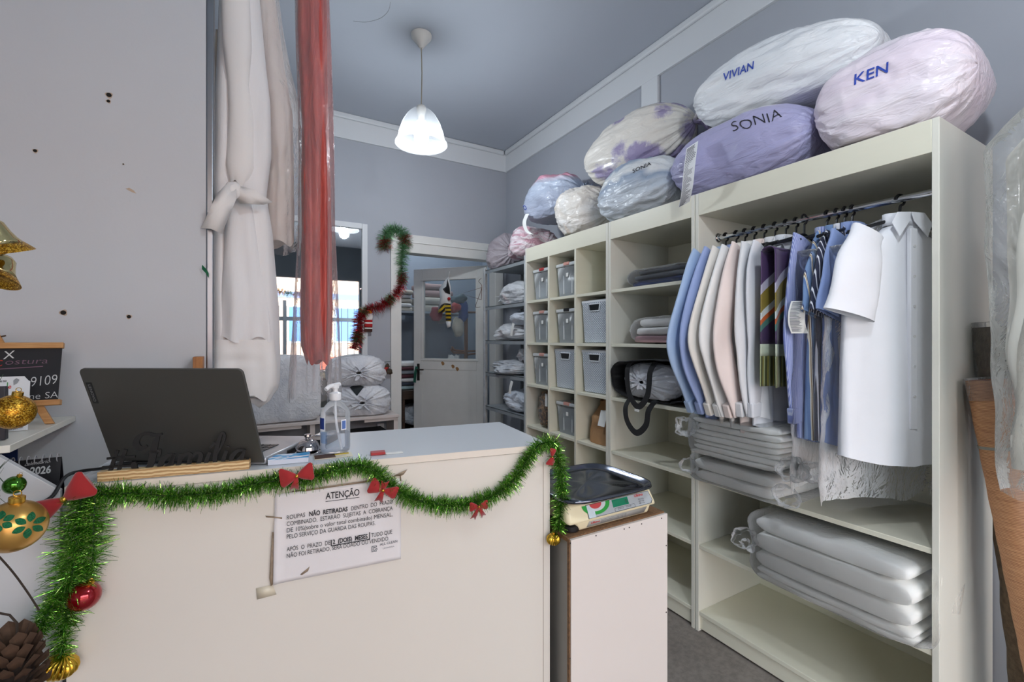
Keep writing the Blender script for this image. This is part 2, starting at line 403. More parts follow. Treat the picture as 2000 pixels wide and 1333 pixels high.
for x, z in ((.38, 1.06), (.33, 1.035), (.5, 1.09)):
    MB().prism([(-.02, -.01), (0, -.025), (.014, -.01), (.02, .012), (.002, .02), (-.016, .008)], (x, .0186, z), (1, 0, 0), (0, 0, 1), (0, .0006, 0)).build('peeled_paint', M_rust, door, local=True)
# ================================================================= shelving units along the right wall
XS, XB = 1.80, 2.285
SZ = [.093, .40, .71, 1.015, 1.322, 1.63]; TOPU, TOPZ = 1.92, 2.02; T = .018
def unit(label, y0, y1, shelves, cols=1):
    u = thing('shelving_unit', label, 'shelving unit', ((XS+XB)/2, (y0+y1)/2, 0))
    box('side_panel', M_white, (XS, XB, y0, y0+T, 0, TOPZ), u); box('side_panel', M_white, (XS, XB, y1-T, y1, 0, TOPZ), u)
    box('back_panel', M_cream, (XB-.006, XB, y0+T, y1-T, .02, TOPZ-.02), u, 0)
    box('top_board', M_cream, (XS+.02, XB-.006, y0+T, y1-T, TOPU, TOPU+T), u)
    box('top_fascia', M_cream, (XS, XS+.018, y0+T, y1-T, TOPU-.002, TOPZ), u)
    box('kick_board', M_cream, (XS+.012, XS+.03, y0+T, y1-T, .01, SZ[0]-T), u)
    cw = (y1-y0-T)/cols
    for k in range(1, cols): box('divider', M_cream, (XS, XB-.006, y0+k*cw, y0+k*cw+T, SZ[0], TOPU), u)
    for z in shelves:
        for k in range(cols):
            box('shelf', M_cream, (XS+.004, XB-.006, y0+k*cw+T+.0005, y0+(k+1)*cw-.0005, z-T, z), u)
    return u
YW0, YW1, YM1, YC1 = .533, 1.395, 1.985, 2.885
unit('wide white wardrobe unit with a chrome rail of hanging shirts', YW0, YW1, SZ[:3])
unit('narrow white shelving unit between the cube shelves and the wardrobe', YW1+.004, YM1-.004, SZ)
unit('white cube shelving unit with three columns of boxes and baskets', YM1, YC1, SZ, 3)
# wardrobe rail
M_chrome = mat('chrome', C(215, 218, 222), .12, 1)
rl = thing('wardrobe_rail', 'chrome clothes rail across the wardrobe unit', 'rail', (1.94, 1.0, 1.83))
MB().tube([(1.94, YW0+T, 1.83), (1.94, YW1-T, 1.83)], .0115, 16).build('tube', M_chrome, rl)
for y, s in ((YW0+T, 1), (YW1-T, -1)):
    MB().lathe([(.022, 0), (.022, .004), (.016, .006), (.016, .014)], 16, (1.94, y, 1.83), Matrix.Rotation(-s*PI/2, 3, 'X')).build('end_socket', M_chrome, rl)
# ----- grey metal rack beside the cube shelves
M_rack = mat('grey_rack_steel', C(158, 164, 168), .5, .3, var=.12, vs_=9, bump=.05, bs=30)
M_rust2 = mat('white_rack_post', C(196, 200, 202), .5, .1, var=.2, vs_=14)
rack = thing('metal_rack', 'grey steel rack of plastic bags between doorway and cube shelves', 'rack', (2.02, 3.26, 0))
RY0, RY1, RX0, RX1 = 2.9, 3.62, 1.82, 2.24
RZ = [.35, .76, 1.055, 1.335, 1.63, 1.95]
for x, dx in ((RX0, 1), (RX1, -1)):
    for y, dy in ((RY0, 1), (RY1, -1)):
        MB().box(min(x, x+dx*.035), max(x, x+dx*.035), min(y, y+dy*.003), max(y, y+dy*.003), 0, 1.98).box(min(x, x+dx*.003), max(x, x+dx*.003), min(y, y+dy*.035), max(y, y+dy*.035), 0, 1.98).build('post', M_rust2, rack)
for z in RZ:
    MB().box(RX0+.004, RX1-.004, RY0+.004, RY1-.004, z-.004, z).box(RX0+.004, RX0+.006, RY0+.004, RY1-.004, z-.03, z).box(RX1-.006, RX1-.004, RY0+.004, RY1-.004, z-.03, z).build('shelf', M_rack, rack)
# a pipe casing on the back wall beside the rack, and stripes of boards behind it
box('back_board', M_case, (2.2, 2.236, RY1-.25, RY1-.2, 0, 1.94), rack)
# ================================================================= counter
CF0, CF1 = V((-.317, 1.254, 0)), V((.748, 1.063, 0)); CB1, CB0 = V((.79, 1.439, 0)), V((-.275, 1.60, 0)); CZ = 1.05
UX = (CF1-CF0).normalized(); NF = V((UX.y, -UX.x, 0))          # NF points out of the counter front
if NF.dot(-CF0) < 0: NF = -NF
M_counter = mat('counter_laminate', C(223, 217, 207), .42, var=.012, vs_=1.5, bump=.03, bs=60)
M_ctop = mat('counter_top_laminate', C(212, 216, 220), .3, var=.01, vs_=2, bump=.02, bs=70)
M_strip = mat('counter_edge_strip', C(228, 219, 206), .42)
cnt = thing('reception_counter', 'white laminate reception counter with a green tinsel garland and notice', 'counter', (CF0+CF1+CB0+CB1)/4)
MB().prism([(p.x, p.y) for p in (CF0, CF1, CB1, CB0)], (0, 0, CZ-.017), (1, 0, 0), (0, 1, 0), (0, 0, .017)).build('worktop', M_ctop, cnt, bevel=.0015)
def inner(p, d): c = (CF0+CF1+CB0+CB1)/4; return p+(c-p).normalized()*d
MB().obox((CF0+CF1)/2+V((0, 0, CZ-.0085))+NF*.001, UX*((CF1-CF0).length/2), NF*.0012, V((0, 0, .0085))).build('edge_strip', M_strip, cnt)
MB().obox((CF0+CF1)/2+V((0, 0, (CZ-.0185)/2))-NF*.010, UX*((CF1-CF0).length/2-.001), NF*.009, V((0, 0, (CZ-.0185)/2))).build('front_panel', M_counter, cnt, bevel=.001)
sd = (CB1-CF1).normalized(); sn = V((sd.y, -sd.x, 0))
MB().obox((CF1+CB1)/2+V((0, 0, (CZ-.018)/2))-sn*.010+sd*.012, sd*((CB1-CF1).length/2-.014), sn*.009, V((0, 0, (CZ-.018)/2))).build('side_panel', M_counter, cnt, bevel=.001)
MB().obox((CF0+CB0)/2+V((0, 0, (CZ-.018)/2))+sn*.010+sd*.012, sd*((CB0-CF0).length/2-.014), sn*.009, V((0, 0, (CZ-.018)/2))).build('side_panel', M_counter, cnt, bevel=.001)
MB().obox((CF0+CF1)/2+sd*.2+V((0, 0, .5)), UX*(.49), NF*.16, V((0, 0, .009))).build('shelf', M_counter, cnt)
# thin corner joint line on the right end of the front
MB().obox(CF1+V((0, 0, .5))-UX*.022+NF*-.0008, UX*.0009, NF*.0006, V((0, 0, .5))).build('corner_joint', mat('joint_line_grey', C(176, 166, 152), .7), cnt)
# ----- panel with a slanted top edge, closing the gap left of the counter
side = MB().prism([(-.322, 0), (-.322, 1.045), (-.409, 1.126), (-1.1, 1.126), (-1.1, 0)], (0, 1.245, 0), (1, 0, 0), (0, 0, 1), (0, .015, 0))
side.build('side_screen', mat('screen_white', C(200, 202, 204), .5, var=.02, vs_=2), None, 'white side screen with slanted top edge left of the counter', 'screen', bevel=.001)
# wall shelf on the partition and the low ledge that carries the calendar
box('wall_shelf', M_white, (-1.1, -.398, 1.262, YP-.001, 1.127, 1.142), None, label='white wall shelf holding the chalkboard easel', cat='shelf')
box('low_ledge', M_white, (-1.1, -.33, 1.30, YP-.001, .93, .945), None, label='low white ledge behind the slanted screen holding the calendar', cat='shelf')
# ----- stand for the scale
SB = (.766, 1.152, 1.0, 1.36); SBZ = .80
M_steelside = mat('brushed_grey_laminate', C(132, 130, 126), .4, .35, var=.1, vs_=5, bump=.15, bs=30, stretch=(1, 1, .2))
M_chipb = wood('raw_chipboard', C(92, 66, 46), C(142, 106, 72), (20, 20, 20), .9)
M_panel = mat('stand_white_panel', C(226, 217, 210), .4, var=.01)
st = thing('scale_stand', 'white box stand with brown chipboard edges carrying the scale', 'stand', (.96, 1.18, 0))
box('carcass', M_steelside, (SB[0], SB[1]-.002, SB[2]+.008, SB[3], 0, SBZ-.012), st, .001)
box('front_panel', M_panel, (SB[0]+.004, SB[1], SB[2]-.004, SB[2]+.006, .0, SBZ-.004), st, .0006)
box('top_board', M_chipb, (SB[0], SB[1]-.002, SB[2]+.0065, SB[3], SBZ-.012, SBZ), st, .0006)
box('chipboard_edge', M_chipb, (SB[0]-.0005, SB[0]+.0035, SB[2]-.001, SB[2]+.0078, 0, SBZ-.003), st, 0)
for px, py in ((1114, 1062), (1164, 1047), (1219, 1034), (1229, 1031), (1253, 1024), (1292, 1013), (1308, 1064), (1307, 1194), (1113, 1287)):
    q = atY(px, py, SB[2]-.0042); q.x = min(q.x, SB[1]-.006)
    MB().lathe([(.0022, 0), (.002, .0008), (.0008, .0012)], 8, q, Matrix.Rotation(PI/2, 3, 'X')).build('nail_head', M_iron, st)
# ----- narrow table against the back wall
TBZ = .72
M_table = mat('table_pink_white', C(222, 210, 204), .45, var=.02, vs_=3)
tb = thing('side_table', 'narrow white table against the back wall under the mirror', 'table', (.5, 3.88, 0))
box('table_top', M_table, (-.45, 1.1, 3.74, 4.0, TBZ-.022, TBZ), tb, .002)
for x in (-.44, .42, 1.06): box('leg', M_table, (x, x+.035, 3.76, 3.99, 0, TBZ-.022), tb, .002)
box('drawer_rail', M_table, (.82, 1.06, 3.75, 3.77, TBZ-.045, TBZ-.022), tb, .001); box('drawer_rail', M_table, (-.4, .36, 3.75, 3.77, TBZ-.045, TBZ-.022), tb, .001)
# ----- mirror on the back wall
M_mirror = mat('mirror_silver', C(236, 240, 242), .015, 1)
mr_ = thing('wall_mirror', 'large wall mirror in a white frame reflecting the street', 'mirror', (.48, YB, .74))
box('glass', M_mirror, (.06, .858, YB-.012, YB-.006, .78, 2.29), mr_, 0)
for b in ((.02, .062, .74, 2.335), (.856, .902, .74, 2.335)): box('frame_stile', M_trim, (b[0], b[1], YB-.03, YB, b[2], b[3]), mr_, .004)
for b in ((.062, .856, .74, .782), (.062, .856, 2.288, 2.335)): box('frame_rail', M_trim, (b[0], b[1], YB-.03, YB, b[2], b[3]), mr_, .004)
# ================================================================= stuffed plastic bags
def bag_mesh(half, seed, ends=(0, 1), nu=108, nv=76, wr=.045, lump=.10, flat=.80, k=17, neck=.10, flare=.26, sq=.8):
    """rings along local x from -1 to 1; a tied end is drawn into pleats, a neck and a ragged frill"""
    rnd = random.Random(seed); hx, hy, hz = half; rows = []
    def prof(t, tied):
        t = abs(t)
        if not tied: return lerp(1, .74, t**3)*max(.0, 1-.25*t**14), max(.02, (max(0.0, 1-t**2.7))**.5)
        q = max(neck, (max(0.0, 1-t**2.3))**.62); return q, q
    ts = [math.sin(lerp(-PI/2, PI/2, j/(nv-1))) for j in range(nv)]
    rows = [(t, prof(t, ends[1] if t > 0 else ends[0]), 0) for t in ts]
    if ends[1]: rows += [(1.03, (neck, neck), 1), (1.08, (neck*1.5,)*2, 1), (1.15, (flare,)*2, 1), (1.2, (flare*1.15,)*2, 1)]
    if ends[0]: rows = [(-1.2, (flare*1.15,)*2, 1), (-1.15, (flare,)*2, 1), (-1.08, (neck*1.5,)*2, 1), (-1.03, (neck, neck), 1)]+rows
    ph = [rnd.uniform(0, 6.28) for _ in range(4)]; vv = []; ff = []
    for t, (ry_, rz_), fr in rows:
        tied = ends[1] if t > 0 else ends[0]
        pw = (min(1, max(0, (abs(t)-.25)/.75))**1.3)*(1 if tied else .25)
        for i in range(nu):
            a = 2*PI*i/nu; ca, sa = spow(math.cos(a), sq), spow(math.sin(a), sq)
            q = V((t*1.3+seed*5.7, ca*1.0+seed, sa*1.0)); lm = lump*noise.noise(q*1.15)*2
            wv = wr*(1-2.4*abs(noise.noise(V((t*1.7+seed*3, ca*3.6, sa*3.6)))))+.55*wr*(1-2.4*abs(noise.noise(V((t*4.5+seed, ca*7.5+t*2, sa*7.5)))))
            pl = .13*pw*(math.sin(k*a+ph[0]+2.5*noise.noise(V((t*2, math.cos(a)*2, math.sin(a)*2+seed)))) + .5*math.sin(2.3*k*a+ph[1]))
            rr = (1+lm+wv+pl) if not fr else (1+.35*math.sin(7*a+ph[2])+.25*math.sin(13*a+ph[3]))
            x = hx*t+(.03*hx*math.sin(5*a+ph[2]) if fr and abs(t) > 1.1 else 0)
            z = hz*rz_*rr*sa
            if z < -hz*flat: z = -hz*flat+(z+hz*flat)*.12
            vv.append((x, hy*ry_*rr*ca, z))
    m = len(rows)
    for j in range(m-1):
        for i in range(nu):
            i2 = (i+1) % nu; ff.append((j*nu+i, j*nu+i2, (j+1)*nu+i2, (j+1)*nu+i))
    if not ends[0]: ff.append(list(range(nu))[::-1])
    if not ends[1]: ff.append(list(range((m-1)*nu, m*nu)))
    return vv, ff
def bag(name, label, c, half, rot, m, seed, ends=(0, 1), group=None, parts=True, **k):
    """c = point under the bag's middle (it rests there); rot = euler degrees"""
    R = Euler([math.radians(a) for a in rot]).to_matrix(); vv, ff = bag_mesh(half, seed, ends, **k)
    vv = [R @ V(p) for p in vv]; z0 = min(p.z for p in vv); base = V(c); off = base-V((0, 0, z0))
    th = thing(name, label, 'bag', base, 0, group)
    mb = MB(); mb.add([p+off for p in vv], ff); o = mb.build('body', m, th, sharp=180)
    if parts:
        for e, s in ((ends[0], -1), (ends[1], 1)):
            if e:
                kp = off+R @ V((s*half[0]*1.035, 0, 0)); q = R @ V((0, half[1]*.13, 0)); z = R @ V((0, 0, half[2]*.13)); x = R @ V((half[0]*.05, 0, 0))
                pts = [kp+q*math.cos(a)+z*math.sin(a)+x*math.sin(3*a)*.6 for a in [2*PI*i/18 for i in range(19)]]
                MB().tube(pts, min(half[1], half[2])*.06, 8).build('knot', m, th, sharp=180)
    return th, o
M_pen = mat('blue_marker', C(44, 74, 176), .5); M_penk = mat('black_marker', C(40, 38, 42), .5)
def write(th, o, s, p0, p1, h, m=None, **k):
    mb = ink_px(s, [o], p0, p1, h, **k)
    if mb.f: mb.build('marker_writing', m or M_pen, th, sharp=180, fix=False)
W_ = C(236, 236, 236)
P_white = plastic_bag('bag_white', [(.3, C(226, 230, 234)), (.7, C(244, 245, 246))], 3)
P_mauve = plastic_bag('bag_mauve', [(.35, C(136, 124, 132)), (.65, C(176, 166, 172))], 3, veil=.12)
P_pinkst = plastic_bag('bag_pink_striped', [(.38, C(214, 180, 190)), (.5, C(232, 222, 226)), (.6, C(190, 128, 146))], 6, (1, 1, 3), dist=1.2)
P_pinkblue = plastic_bag('bag_pink_blue', [(.2, C(150, 160, 184)), (.55, C(176, 190, 212)), (.66, C(206, 198, 214)), (.72, C(214, 140, 164))], 2.5, zg=(2.9, -.12, .25), veil=.12)
P_beige = plastic_bag('bag_beige', [(.36, C(222, 212, 198)), (.6, C(236, 232, 226)), (.74, C(214, 178, 140))], 4)
P_bluewh = plastic_bag('bag_blue_white', [(.15, C(200, 208, 216)), (.34, C(180, 192, 206)), (.42, C(132, 152, 178)), (.5, C(226, 228, 228)), (.6, C(220, 224, 226)), (.66, C(132, 152, 178)), (.9, C(144, 162, 188))], 3.2, zg=(2.6, -.06, .5), veil=.12)
P_lilac = plastic_bag('bag_lilac', [(.3, C(164, 162, 204)), (.70, C(176, 172, 212)), (.735, C(228, 226, 228)), (.79, C(228, 226, 228)), (.82, C(172, 170, 210))], 2.0, zg=(2.5, 0, .22), veil=.08)
P_paper = plastic_bag('bag_pale_pink', [(.35, C(232, 216, 228)), (.6, C(242, 234, 240)), (.75, C(222, 190, 210))], 2.4, (1, .5, 2), (.4, 0, 0), 1.0, .1)
t = NT('bag_floral'); co = t.coord(); vo = t.n('ShaderNodeTexVoronoi'); t.l(co, vo.inputs[0]); vo.inputs['Scale'].default_value = 6.5
fn = t.noise(co, 30, 4, .7); ad = t.n('ShaderNodeMath', operation='MULTIPLY_ADD', i1=.42, i2=-.16); t.l(fn, ad.inputs[0])
sm = t.n('ShaderNodeMath', operation='ADD'); t.l(vo.outputs['Distance'], sm.inputs[0]); t.l(ad.outputs[0], sm.inputs[1])
c0 = t.ramp(sm.outputs[0], [(.46, C(146, 132, 174)), (.55, C(196, 188, 200)), (.62, C(226, 220, 210))])
t.l(t.mix(.10, c0, W_), t.b.inputs['Base Color']); t.set(Roughness=.5, Coat_Weight=.35, Coat_Roughness=.25)
bp = t.bump(t.noise(t.coord((4, 1.2, 4)), 5, 3, .6, 1.6), .4, .02); P_floral = t.m
P_yel = plastic_bag('bag_yellow_red', [(.42, C(206, 196, 150)), (.52, C(222, 214, 180)), (.6, C(140, 40, 44))], 9)
GB = 'named laundry bags piled on top of the shelving'
TZ = TOPZ+.001
# on the rack and the cube unit
b, o = bag('laundry_bag', 'mauve grey tied bag above the doorway end of the rack', (1.99, 3.50, 1.951), (.17, .165, .165), (0, 0, -100), P_mauve, 3, (0, 1), GB)
write(b, o, 'ADRIANO', (932, 486), (958, 474), 8, mat('violet_marker', C(96, 84, 140), .5))
b, o = bag('laundry_bag', 'pink striped tied bag between the mauve bag and cube shelves', (1.97, 3.07, 1.981), (.19, .17, .135), (0, 0, 80), P_pinkst, 5, (0, 1), GB)
b, o = bag('laundry_bag', 'pink and blue bag resting on the pink striped bag', (2.04, 2.80, 2.245), (.25, .18, .18), (0, 0, -78), P_pinkblue, 8, (0, 1), GB)
write(b, o, 'CAMPO', (1008, 424), (1030, 408), 10)
MB().ribbon(smooth_path([atX(1030, 418, 1.82), atX(1024, 434, 1.80), atX(1028, 450, 1.80), atX(1038, 458, 1.79)], 4), V((0, .05, .01)), .001).build('paper_tag', mat('tag_paper', C(238, 238, 234), .7), b)
b, o = bag('laundry_bag', 'beige bag squeezed between the pink and blue bag and the blue comforter', (1.97, 2.36, TZ), (.2, .17, .18), (0, 6, -80), P_beige, 12, (0, 1), GB)
b, o = bag('laundry_bag', 'blue and white comforter bag under the floral quilt', (1.96, 1.835, TZ), (.265, .18, .175), (0, 0, -86), P_bluewh, 14, (0, 0), GB, lump=.06)
write(b, o, 'SONIA', (1236, 338), (1272, 322), 7, M_penk)
b, o = bag('laundry_bag', 'floral quilt bag with purple flowers tied towards the camera', (2.06, 1.985, 2.325), (.36, .18, .19), (0, -6, -82), P_floral, 17, (0, 1), GB, lump=.05)
b, o = bag('laundry_bag', 'small clear bag of red and yellow cloth behind the floral quilt', (2.19, 1.47, 2.36), (.08, .07, .17), (0, 0, -80), P_yel, 19, (0, 0), GB, parts=False)
b, o = bag('laundry_bag', 'lilac bag with black name under the big white bag', (1.965, 1.245, TZ), (.325, .19, .175), (0, 1, -88), P_lilac, 23, (0, 0), GB, lump=.05, wr=.02)
write(b, o, 'SONIA', (1432, 258), (1528, 230), 20, M_penk, shear=.0, bold=-.012, jit=2)
BL = (b, o)
b, o = bag('laundry_bag', 'big white bag with blue name on top of the pile', (2.03, 1.12, 2.325), (.37, .18, .155), (0, 4, -86), P_white, 29, (0, 0), GB, lump=.07)
write(b, o, 'VIVIAN', (1417, 157), (1478, 132), 15, shear=.5, bold=.012)
b, o = bag('laundry_bag', 'pale pink bag with blue letters at the wardrobe end', (1.96, .69, TZ), (.22, .18, .18), (0, 3, -88), P_paper, 31, (0, 0), GB, lump=.05)
write(b, o, 'KEN', (1668, 166), (1742, 138), 20, shear=.3, bold=.008)
# order slip hanging from the lilac bag
sl = thing('order_slip', 'long printed order slip hanging from the lilac bag', 'paper', atX(1345, 400, 1.73))
pts = smooth_path([atX(1352, 283, 1.735), atX(1346, 330, 1.715), atX(1342, 370, 1.72), atX(1336, 400, 1.75)], 8)
wv = [lerp(V((0, -.062, .012)), V((0, -.062, .012)), i/len(pts)) for i in range(len(pts))]
MB().ribbon(pts, wv, .0008).build('paper', mat('slip_paper', C(240, 242, 244), .7), sl)
tx = MB(); rnd = random.Random(4)
for i in range(1, len(pts)-1):
    for s in range(2):
        p = pts[i].lerp(pts[i+1], s/2); d = wv[i]; tt = (pts[i+1]-pts[i]).normalized(); nn = tt.cross(d).normalized()
        if nn.x > 0: nn = -nn
        a = -.42; e = a+rnd.uniform(.25, .8) if i > 5 else rnd.uniform(.2, .45)
        q0 = p+d*a+nn*.0009; q1 = p+d*e+nn*.0009; h_ = tt*(.0012 if i > 5 else .002)
        tx.add([q0-h_, q1-h_, q1+h_, q0+h_], [(0, 1, 2, 3)])
tx.build('printed_lines', mat('grey_print', C(120, 122, 130), .8), sl, fix=False)
# ----- bags on the rack shelves
GR = 'plastic bags on the metal rack'
P_grey = plastic_bag('bag_grey_clear', [(.35, C(196, 200, 206)), (.55, C(226, 228, 230)), (.7, C(214, 196, 200))], 5, veil=.25)
P_lblue = plastic_bag('bag_pale_blue', [(.3, C(188, 200, 216)), (.7, C(216, 224, 234))], 3)
bag('garment_bag', 'tied bag of pale laundry on the highest filled rack shelf', (2.0, 3.25, RZ[4]+.001), (.26, .16, .10), (0, 0, 92), P_grey, 41, (0, 1), GR)
bag('garment_bag', 'flat wide bag on the second filled rack shelf', (2.0, 3.28, RZ[3]+.001), (.24, .16, .075), (0, 0, 92), P_grey, 43, (1, 0), GR)
bag('garment_bag', 'folded bag with paper tag stacked near the cube shelves', (2.0, 3.10, RZ[3]+.125), (.14, .15, .065), (0, 0, -85), P_lblue, 44, (0, 0), GR)
F_clear = film('clear_film_grey', .22, (.85, .88, .92, 1), .9)
bag('garment_bag', 'crumpled clear bag of grey clothes sagging over the rack shelf edge', (1.97, 3.27, RZ[2]+.001), (.26, .18, .065), (0, 0, 95), plastic_bag('bag_smoky', [(.35, C(150, 158, 168)), (.55, C(204, 208, 212)), (.7, C(120, 134, 150))], 7, veil=.2), 47, (1, 1), GR, wr=.08, lump=.2)
bag('garment_bag', 'smoky crumpled bag lying on the third rack shelf beside the cube shelves', (2.05, 3.10, RZ[2]+.11), (.14, .15, .06), (0, -8, -85), P_grey, 48, (0, 0), GR, wr=.08, lump=.2)
bag('garment_bag', 'pale blue bag on the lowest visible rack shelf', (2.0, 3.12, RZ[1]+.001), (.2, .17, .10), (0, 0, -88), P_lblue, 49, (0, 0), GR)
M_tag = mat('tag_paper', C(238, 238, 234), .7)
for px, py, X in ((1003, 632, 1.845), (1000, 745, 1.80)):
    pa = atX(px, py, X); MB().ribbon([pa, pa+V((-.006, .015, -.05)), pa+V((-.004, .03, -.10))], V((0, .035, .008)), .0008).build('paper_tag', M_tag, None, 'small paper tag on the %s rack shelf' % ('second' if py < 700 else 'third'), 'tag')
# ----- bags on the side table
GT = 'knotted white bags on the side table'
P_knot = plastic_bag('bag_white_knot', [(.35, C(206, 208, 216)), (.65, C(238, 238, 240))], 4)
q = atY(715, 796, 3.86)
kb1 = bag('knotted_bag', 'white bag with star knot on the table, gap shade painted on its folds', (q.x-.035, 3.86, TBZ+.001), (.10, .225, .135), (0, 0, -100), P_knot, 53, (0, 1), GT, k=11, lump=.05, sq=.7)
bag('knotted_bag', 'white bag with star knot, uppermost on the table', (q.x-.06, 3.87, TBZ+.247), (.10, .21, .13), (0, 0, -100), P_knot, 55, (0, 1), GT, k=11, lump=.05, sq=.7)
# tall white wrapped parcel under the gown bag
q = atY(590, 800, 3.84)
mb = MB().soft((q.x-.15, 3.86, TBZ+.25), (.28, .1, .245), .28, 48, 28, .012, 5, 3); mb.build('wrapped_parcel', P_knot, None, 'tall white plastic wrapped parcel on the table behind the hanging gown', 'parcel', sharp=180)
# things under the table
mb = MB().soft((-.02, 3.87, .515), (.32, .09, .095), .6, 40, 20, .03, 7, 5); mb.build('grey_bedding', plastic_bag('grey_cloth_pile', [(.4, C(120, 122, 128)), (.6, C(176, 176, 176))], 4, (1, 1, 4)), None, 'grey folded bedding on the shelf below the side table', 'bedding', sharp=180)
box('low_board', M_table, (-.405, 1.06, 3.76, 3.99, .39, .415), tb, .001)
dv = thing('black_device', 'black flat device on the low shelf under the table', 'device', (.82, 3.84, .415))
box('case', M_black, (.66, 1.0, 3.765, 3.95, .4155, .60), dv, .004); box('front_slot', mat('slot_grey', C(52, 52, 56), .4), (.68, .98, 3.763, 3.765, .575, .58), dv, 0)

def patch_px(o, poly, lift=.004, n=10):
    """small patch dropped on a curved surface inside a photo-pixel quad"""
    tr_ = BVHTree.FromPolygons([XF[o] @ v_.co for v_ in o.data.vertices], [list(p.vertices) for p in o.data.polygons]); P = [V((x, y, 0)) for x, y in poly]
    def f(u, v_):
        q = P[0].lerp(P[1], u).lerp(P[3].lerp(P[2], u), v_); d = ray(q.x, q.y).normalized(); h_ = tr_.ray_cast(EYE, d); return (h_[0] if h_[0] is not None else EYE+d*4.2)-d*lift
    return MB().grid(n, n, f)
patch_px(kb1[1], [(683, 757), (697, 750), (711, 756), (697, 774)]).build('gap_shade_patch', mat('gap_shade', C(44, 50, 52), .9), kb1[0], sharp=180)  # dark patch laid on the bag paints the shade of a fold gap
# ================================================================= clothes on the wardrobe rail
RX, RZZ = 1.94, 1.83
M_tag0 = mat('button_pearl', C(226, 226, 226), .3)
def hanger_mb():
    mb = MB(); hk = [(0, 0, -.075)]+[(0+.020*math.sin(a), 0, .006-.020*math.cos(a)-.0) for a in [math.radians(d) for d in (200, 230)]]
    pts = [(0, 0, -.07), (0, 0, -.035)]+[(.0185*math.cos(math.radians(d)), 0, -.004+.0185*math.sin(math.radians(d))) for d in range(-80, 200, 28)]
    return pts
hang0 = thing('clothes_hanger', 'black plastic hanger carrying the light blue shirt', 'hanger', (RX, 1.333, RZZ), 0, 'black hangers on the wardrobe rail')
MB().tube(smooth_path(hanger_mb(), 3), .0042, 8).build('hook', M_black, hang0, local=True)
MB().tube(smooth_path([(-.195, 0, -.118), (-.1, 0, -.092), (-.03, 0, -.072), (0, 0, -.066), (.03, 0, -.072), (.1, 0, -.092), (.195, 0, -.118)], 3), .006, 8, flat=.7).build('shoulder_bar', M_black, hang0, local=True)
def cloth(name, col, rough=.8, sc=120, var=.03): return mat(name, col, rough, var=var, vs_=6, bump=.12, bs=sc, bd=.002, sheen=.15)
